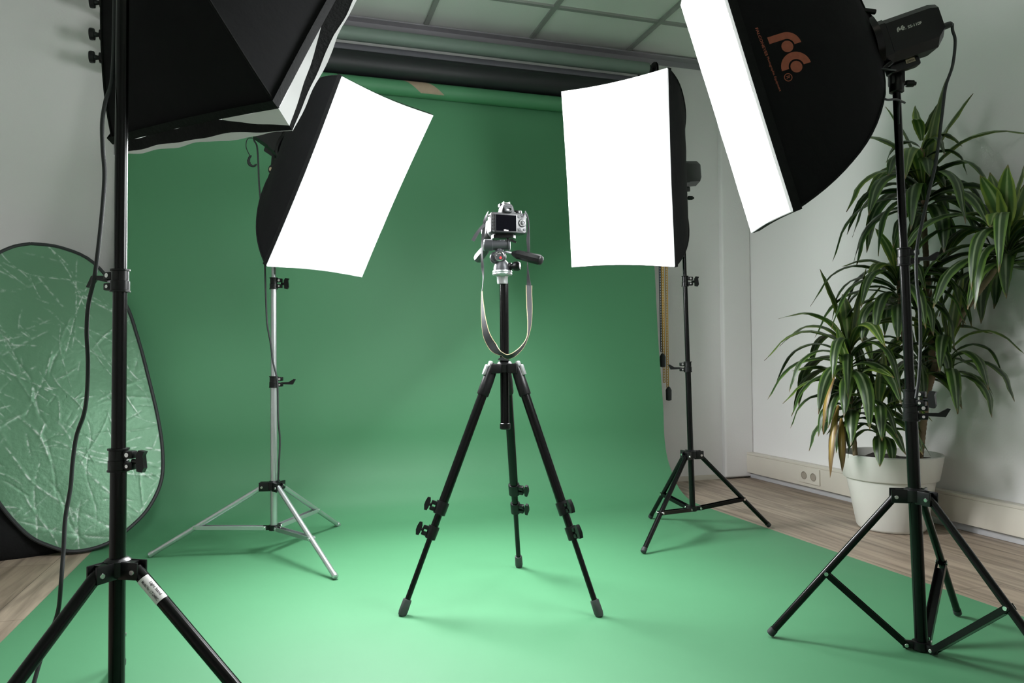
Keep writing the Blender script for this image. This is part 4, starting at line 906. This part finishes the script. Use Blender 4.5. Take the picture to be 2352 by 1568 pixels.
# ------------------------------------------------------------------ potted plant
PC = V((2.515, 2.585, 0))
pt = thing('potted_plant', 'tall striped-leaf dracaena in a white round pot by the right wall', 'plant', PC)
RT0, RB0, HT = 0.207, 0.135, 0.325
b = MB(); rb = lambda z: RB0+(RT0-0.012-RB0)*(z/HT)
b.lathe(PC, ZZ, [(0, RB0*0.3), (0, RB0-0.012), (0.004, RB0-0.004), (0.014, rb(0.014)), (0.215, rb(0.215)), (0.219, rb(0.219)+0.010), (0.222, rb(0.222)+0.012), (HT-0.004, RT0), (HT, RT0-0.003), (HT, RT0-0.012), (HT-0.05, RT0-0.022)], 72); obj('pot', b, pot_m, pt)
b = MB(); rows = [[PC+V((r*math.cos(a*math.pi/16), r*math.sin(a*math.pi/16), HT-0.03+0.012*noise.noise(V((r*30, a, 0))))) for a in range(32)] for r in (0.001, 0.06, 0.12, 0.187)]
b.quadgrid(rows, closed_u=True); obj('soil', b, soil_m, pt)
random.seed(7)
crowns = [  # centre pixel, distance, n leaves, length, start tilt, look
    ((1950, 795), 3.02, 34, 0.36, youngm),
    ((1955, 900), 3.05, 24, 0.28, leafm),
    ((2018, 930), 2.98, 16, 0.25, leafm),
    ((2062, 632), 2.98, 40, 0.36, leafm),
    ((2110, 800), 3.12, 20, 0.30, leafm),
    ((2118, 322), 2.96, 14, 0.19, youngm),
    ((2120, 420), 3.00, 34, 0.42, leafm),
    ((2312, 535), 2.74, 46, 0.42, leafm),
    ((2180, 790), 2.96, 18, 0.32, leafm),
]
def leaf(b, base, az, el, L, wmax, droop, tw):
    pos = V(base); n = 12; d_el = el; row = []; rows = []; uvs = []
    for i in range(n+1):
        t_ = i/n
        e = el-droop*min(1, 1.25*t_**1.1); dr = V((math.cos(az)*math.cos(e), math.sin(az)*math.cos(e), math.sin(e)))
        if i: pos = pos+dr*(L/n)
        s = V((-math.sin(az), math.cos(az), 0)); s = (s*math.cos(tw*t_)+dr.cross(s)*math.sin(tw*t_)).normalized(); nr = s.cross(dr)
        w_ = wmax*(0.42+0.58*min(1, t_*3.2))*(1-max(0, (t_-0.45)/0.55)**2.2)*0.5+0.0006
        if t_ < 0.12: w_ *= 0.75+2*t_
        wob = 0.10*wmax*math.sin(i*1.9+az*5)
        rr = []
        for k, sx in enumerate((-1, -0.5, 0, 0.5, 1)):
            q_ = pos+s*(sx*w_)+nr*(abs(sx)*w_*0.35+wob*(1 if abs(sx) == 1 else 0)*0.4)
            if q_.x > 2.755: q_.x = 2.755-0.0005*k
            if q_.z < 0.17 and q_.x > 2.71: q_.x = 2.71
            rr.append(q_)
        rows.append(rr); uvs.append([(0.5+sx*0.5, t_) for sx in (-1, -0.5, 0, 0.5, 1)])
    b.quadgrid(rows, uvs=uvs)
def stem_pts(a, bb, bend, k=10):
    a = V(a); bb = V(bb); m = (a+bb)/2+V(bend); return smooth_curve([a, m, bb], k)
CW = []
for ci, ((cx, cy), d, nl, L, m) in enumerate(crowns):
    c = P(cx, cy, d)
    if c.x > 2.62: c.x = 2.62
    CW.append(c)
    b = MB(); by = MB(); nyoung = 0
    for i in range(nl):
        f = i/(nl-1); az = i*2.39996+random.uniform(-0.25, 0.25)+ci
        el = math.radians(84-f*66+random.uniform(-8, 8)); dr_ = el+math.radians((35 if f < 0.18 else 62+f*22)+random.uniform(-14, 10))*(0.15+0.85*min(1, f/0.3)) if f > 0.12 else math.radians(random.uniform(15, 45)); ll = L*(0.62+0.5*math.sin(math.pi*min(1, 0.2+f*0.7)))*random.uniform(0.85, 1.12)
        base = c+V((0, 0, 0.02-f*0.15))+V((math.cos(az), math.sin(az), 0))*0.008
        if c.x+math.cos(az)*ll*0.8 > 2.76 and math.cos(az) > 0.75: ll *= 0.75
        young = (f < 0.28)
        if young and ci in (7, 3): ll *= 0.6
        leaf(by if young else b, base, az, el, ll, random.uniform(0.038, 0.054)*(1.22 if ci in (6, 7) else 1.0), dr_, random.uniform(-0.7, 0.7)); nyoung += young
    b.b.normal_update()
    obj('leaf_crown', b, leafm, pt, ang=180, recalc=False)
    if nyoung: obj('young_leaves', by, youngm, pt, ang=180, recalc=False)
b = MB()
for px, py, az, L in ((1925, 930, 3.6, 0.30), (1918, 855, 3.3, 0.26), (1932, 960, 4.0, 0.22)):
    leaf(b, P(px, py, 2.97), az, -0.9, L, 0.03, 0.6, 0.4)
obj('withered_leaves', b, drym, pt, ang=180, recalc=False, label='yellow and brown withered leaves')
soilz = HT-0.035
def stem(pts, r0_, r1_):
    b = MB(); n = len(pts); rr = []; pp = []
    for i in range((n-1)*3+1):
        t_ = i/((n-1)*3); j = min(int(i/3), n-2); pp.append(pts[j].lerp(pts[j+1], i/3-j)); rr.append((r0_+(r1_-r0_)*t_)*(1+0.09*(i % 2)))
    b.tube(pp, rr, 12); obj('stem', b, bark_m, pt, ang=50)
foot1 = P(2108, 1030, 3.13); foot1.z = soilz
stem(smooth_curve([foot1, P(2122, 950, 3.12), P(2135, 880, 3.08), P(2180, 770, 3.0), P(2232, 690, 2.9), P(2290, 610, 2.8), CW[7]], 8), 0.017, 0.009)
stem(smooth_curve([foot1+V((-0.02, 0.02, 0)), P(2118, 930, 3.15), P(2140, 850, 3.16), P(2135, 700, 3.12), P(2125, 560, 3.05), CW[6], CW[5]-V((0, 0, 0.03))], 8), 0.016, 0.008)
stem(smooth_curve([foot1+V((-0.05, -0.02, 0)), P(2090, 880, 3.08), P(2075, 760, 3.03), CW[3]], 8), 0.013, 0.008)
f2_ = P(1965, 1030, 3.14); f2_.z = soilz; stem(smooth_curve([f2_, P(1958, 960, 3.1), P(1952, 880, 3.05), CW[0]], 6), 0.010, 0.007)
f3_ = P(2015, 1032, 3.12); f3_.z = soilz; stem(smooth_curve([f3_, P(2018, 980, 3.06), CW[2]], 6), 0.010, 0.007)
stem(smooth_curve([P(2150, 850, 3.06), P(2165, 820, 3.0), CW[8]], 6), 0.009, 0.007)

# ------------------------------------------------------------------ weak fill panel added in the ceiling, unseen, no lamp known there
cl = thing('added_fill_light', 'added square fill panel in the suspended ceiling, out of view', 'added fill light', (1.0, 0.2, ZC-0.01))
b = MB(); b.box((1.034, 0.235, ZC-0.006), (0.58, 0.58, 0.012), bevel=0.002); obj('fill_frame', b, gridm, cl)
me_ = bpy.data.materials.new('warm_fill_panel'); me_.use_nodes = True; bb_ = me_.node_tree.nodes['Principled BSDF']
bb_.inputs['Emission Color'].default_value = (1.0, 0.86, 0.68, 1); bb_.inputs['Emission Strength'].default_value = FILL_LIGHT*0.0+0.6
b = MB(); b.box((1.034, 0.235, ZC-0.013), (0.54, 0.54, 0.003)); obj('fill_panel', b, me_, cl)
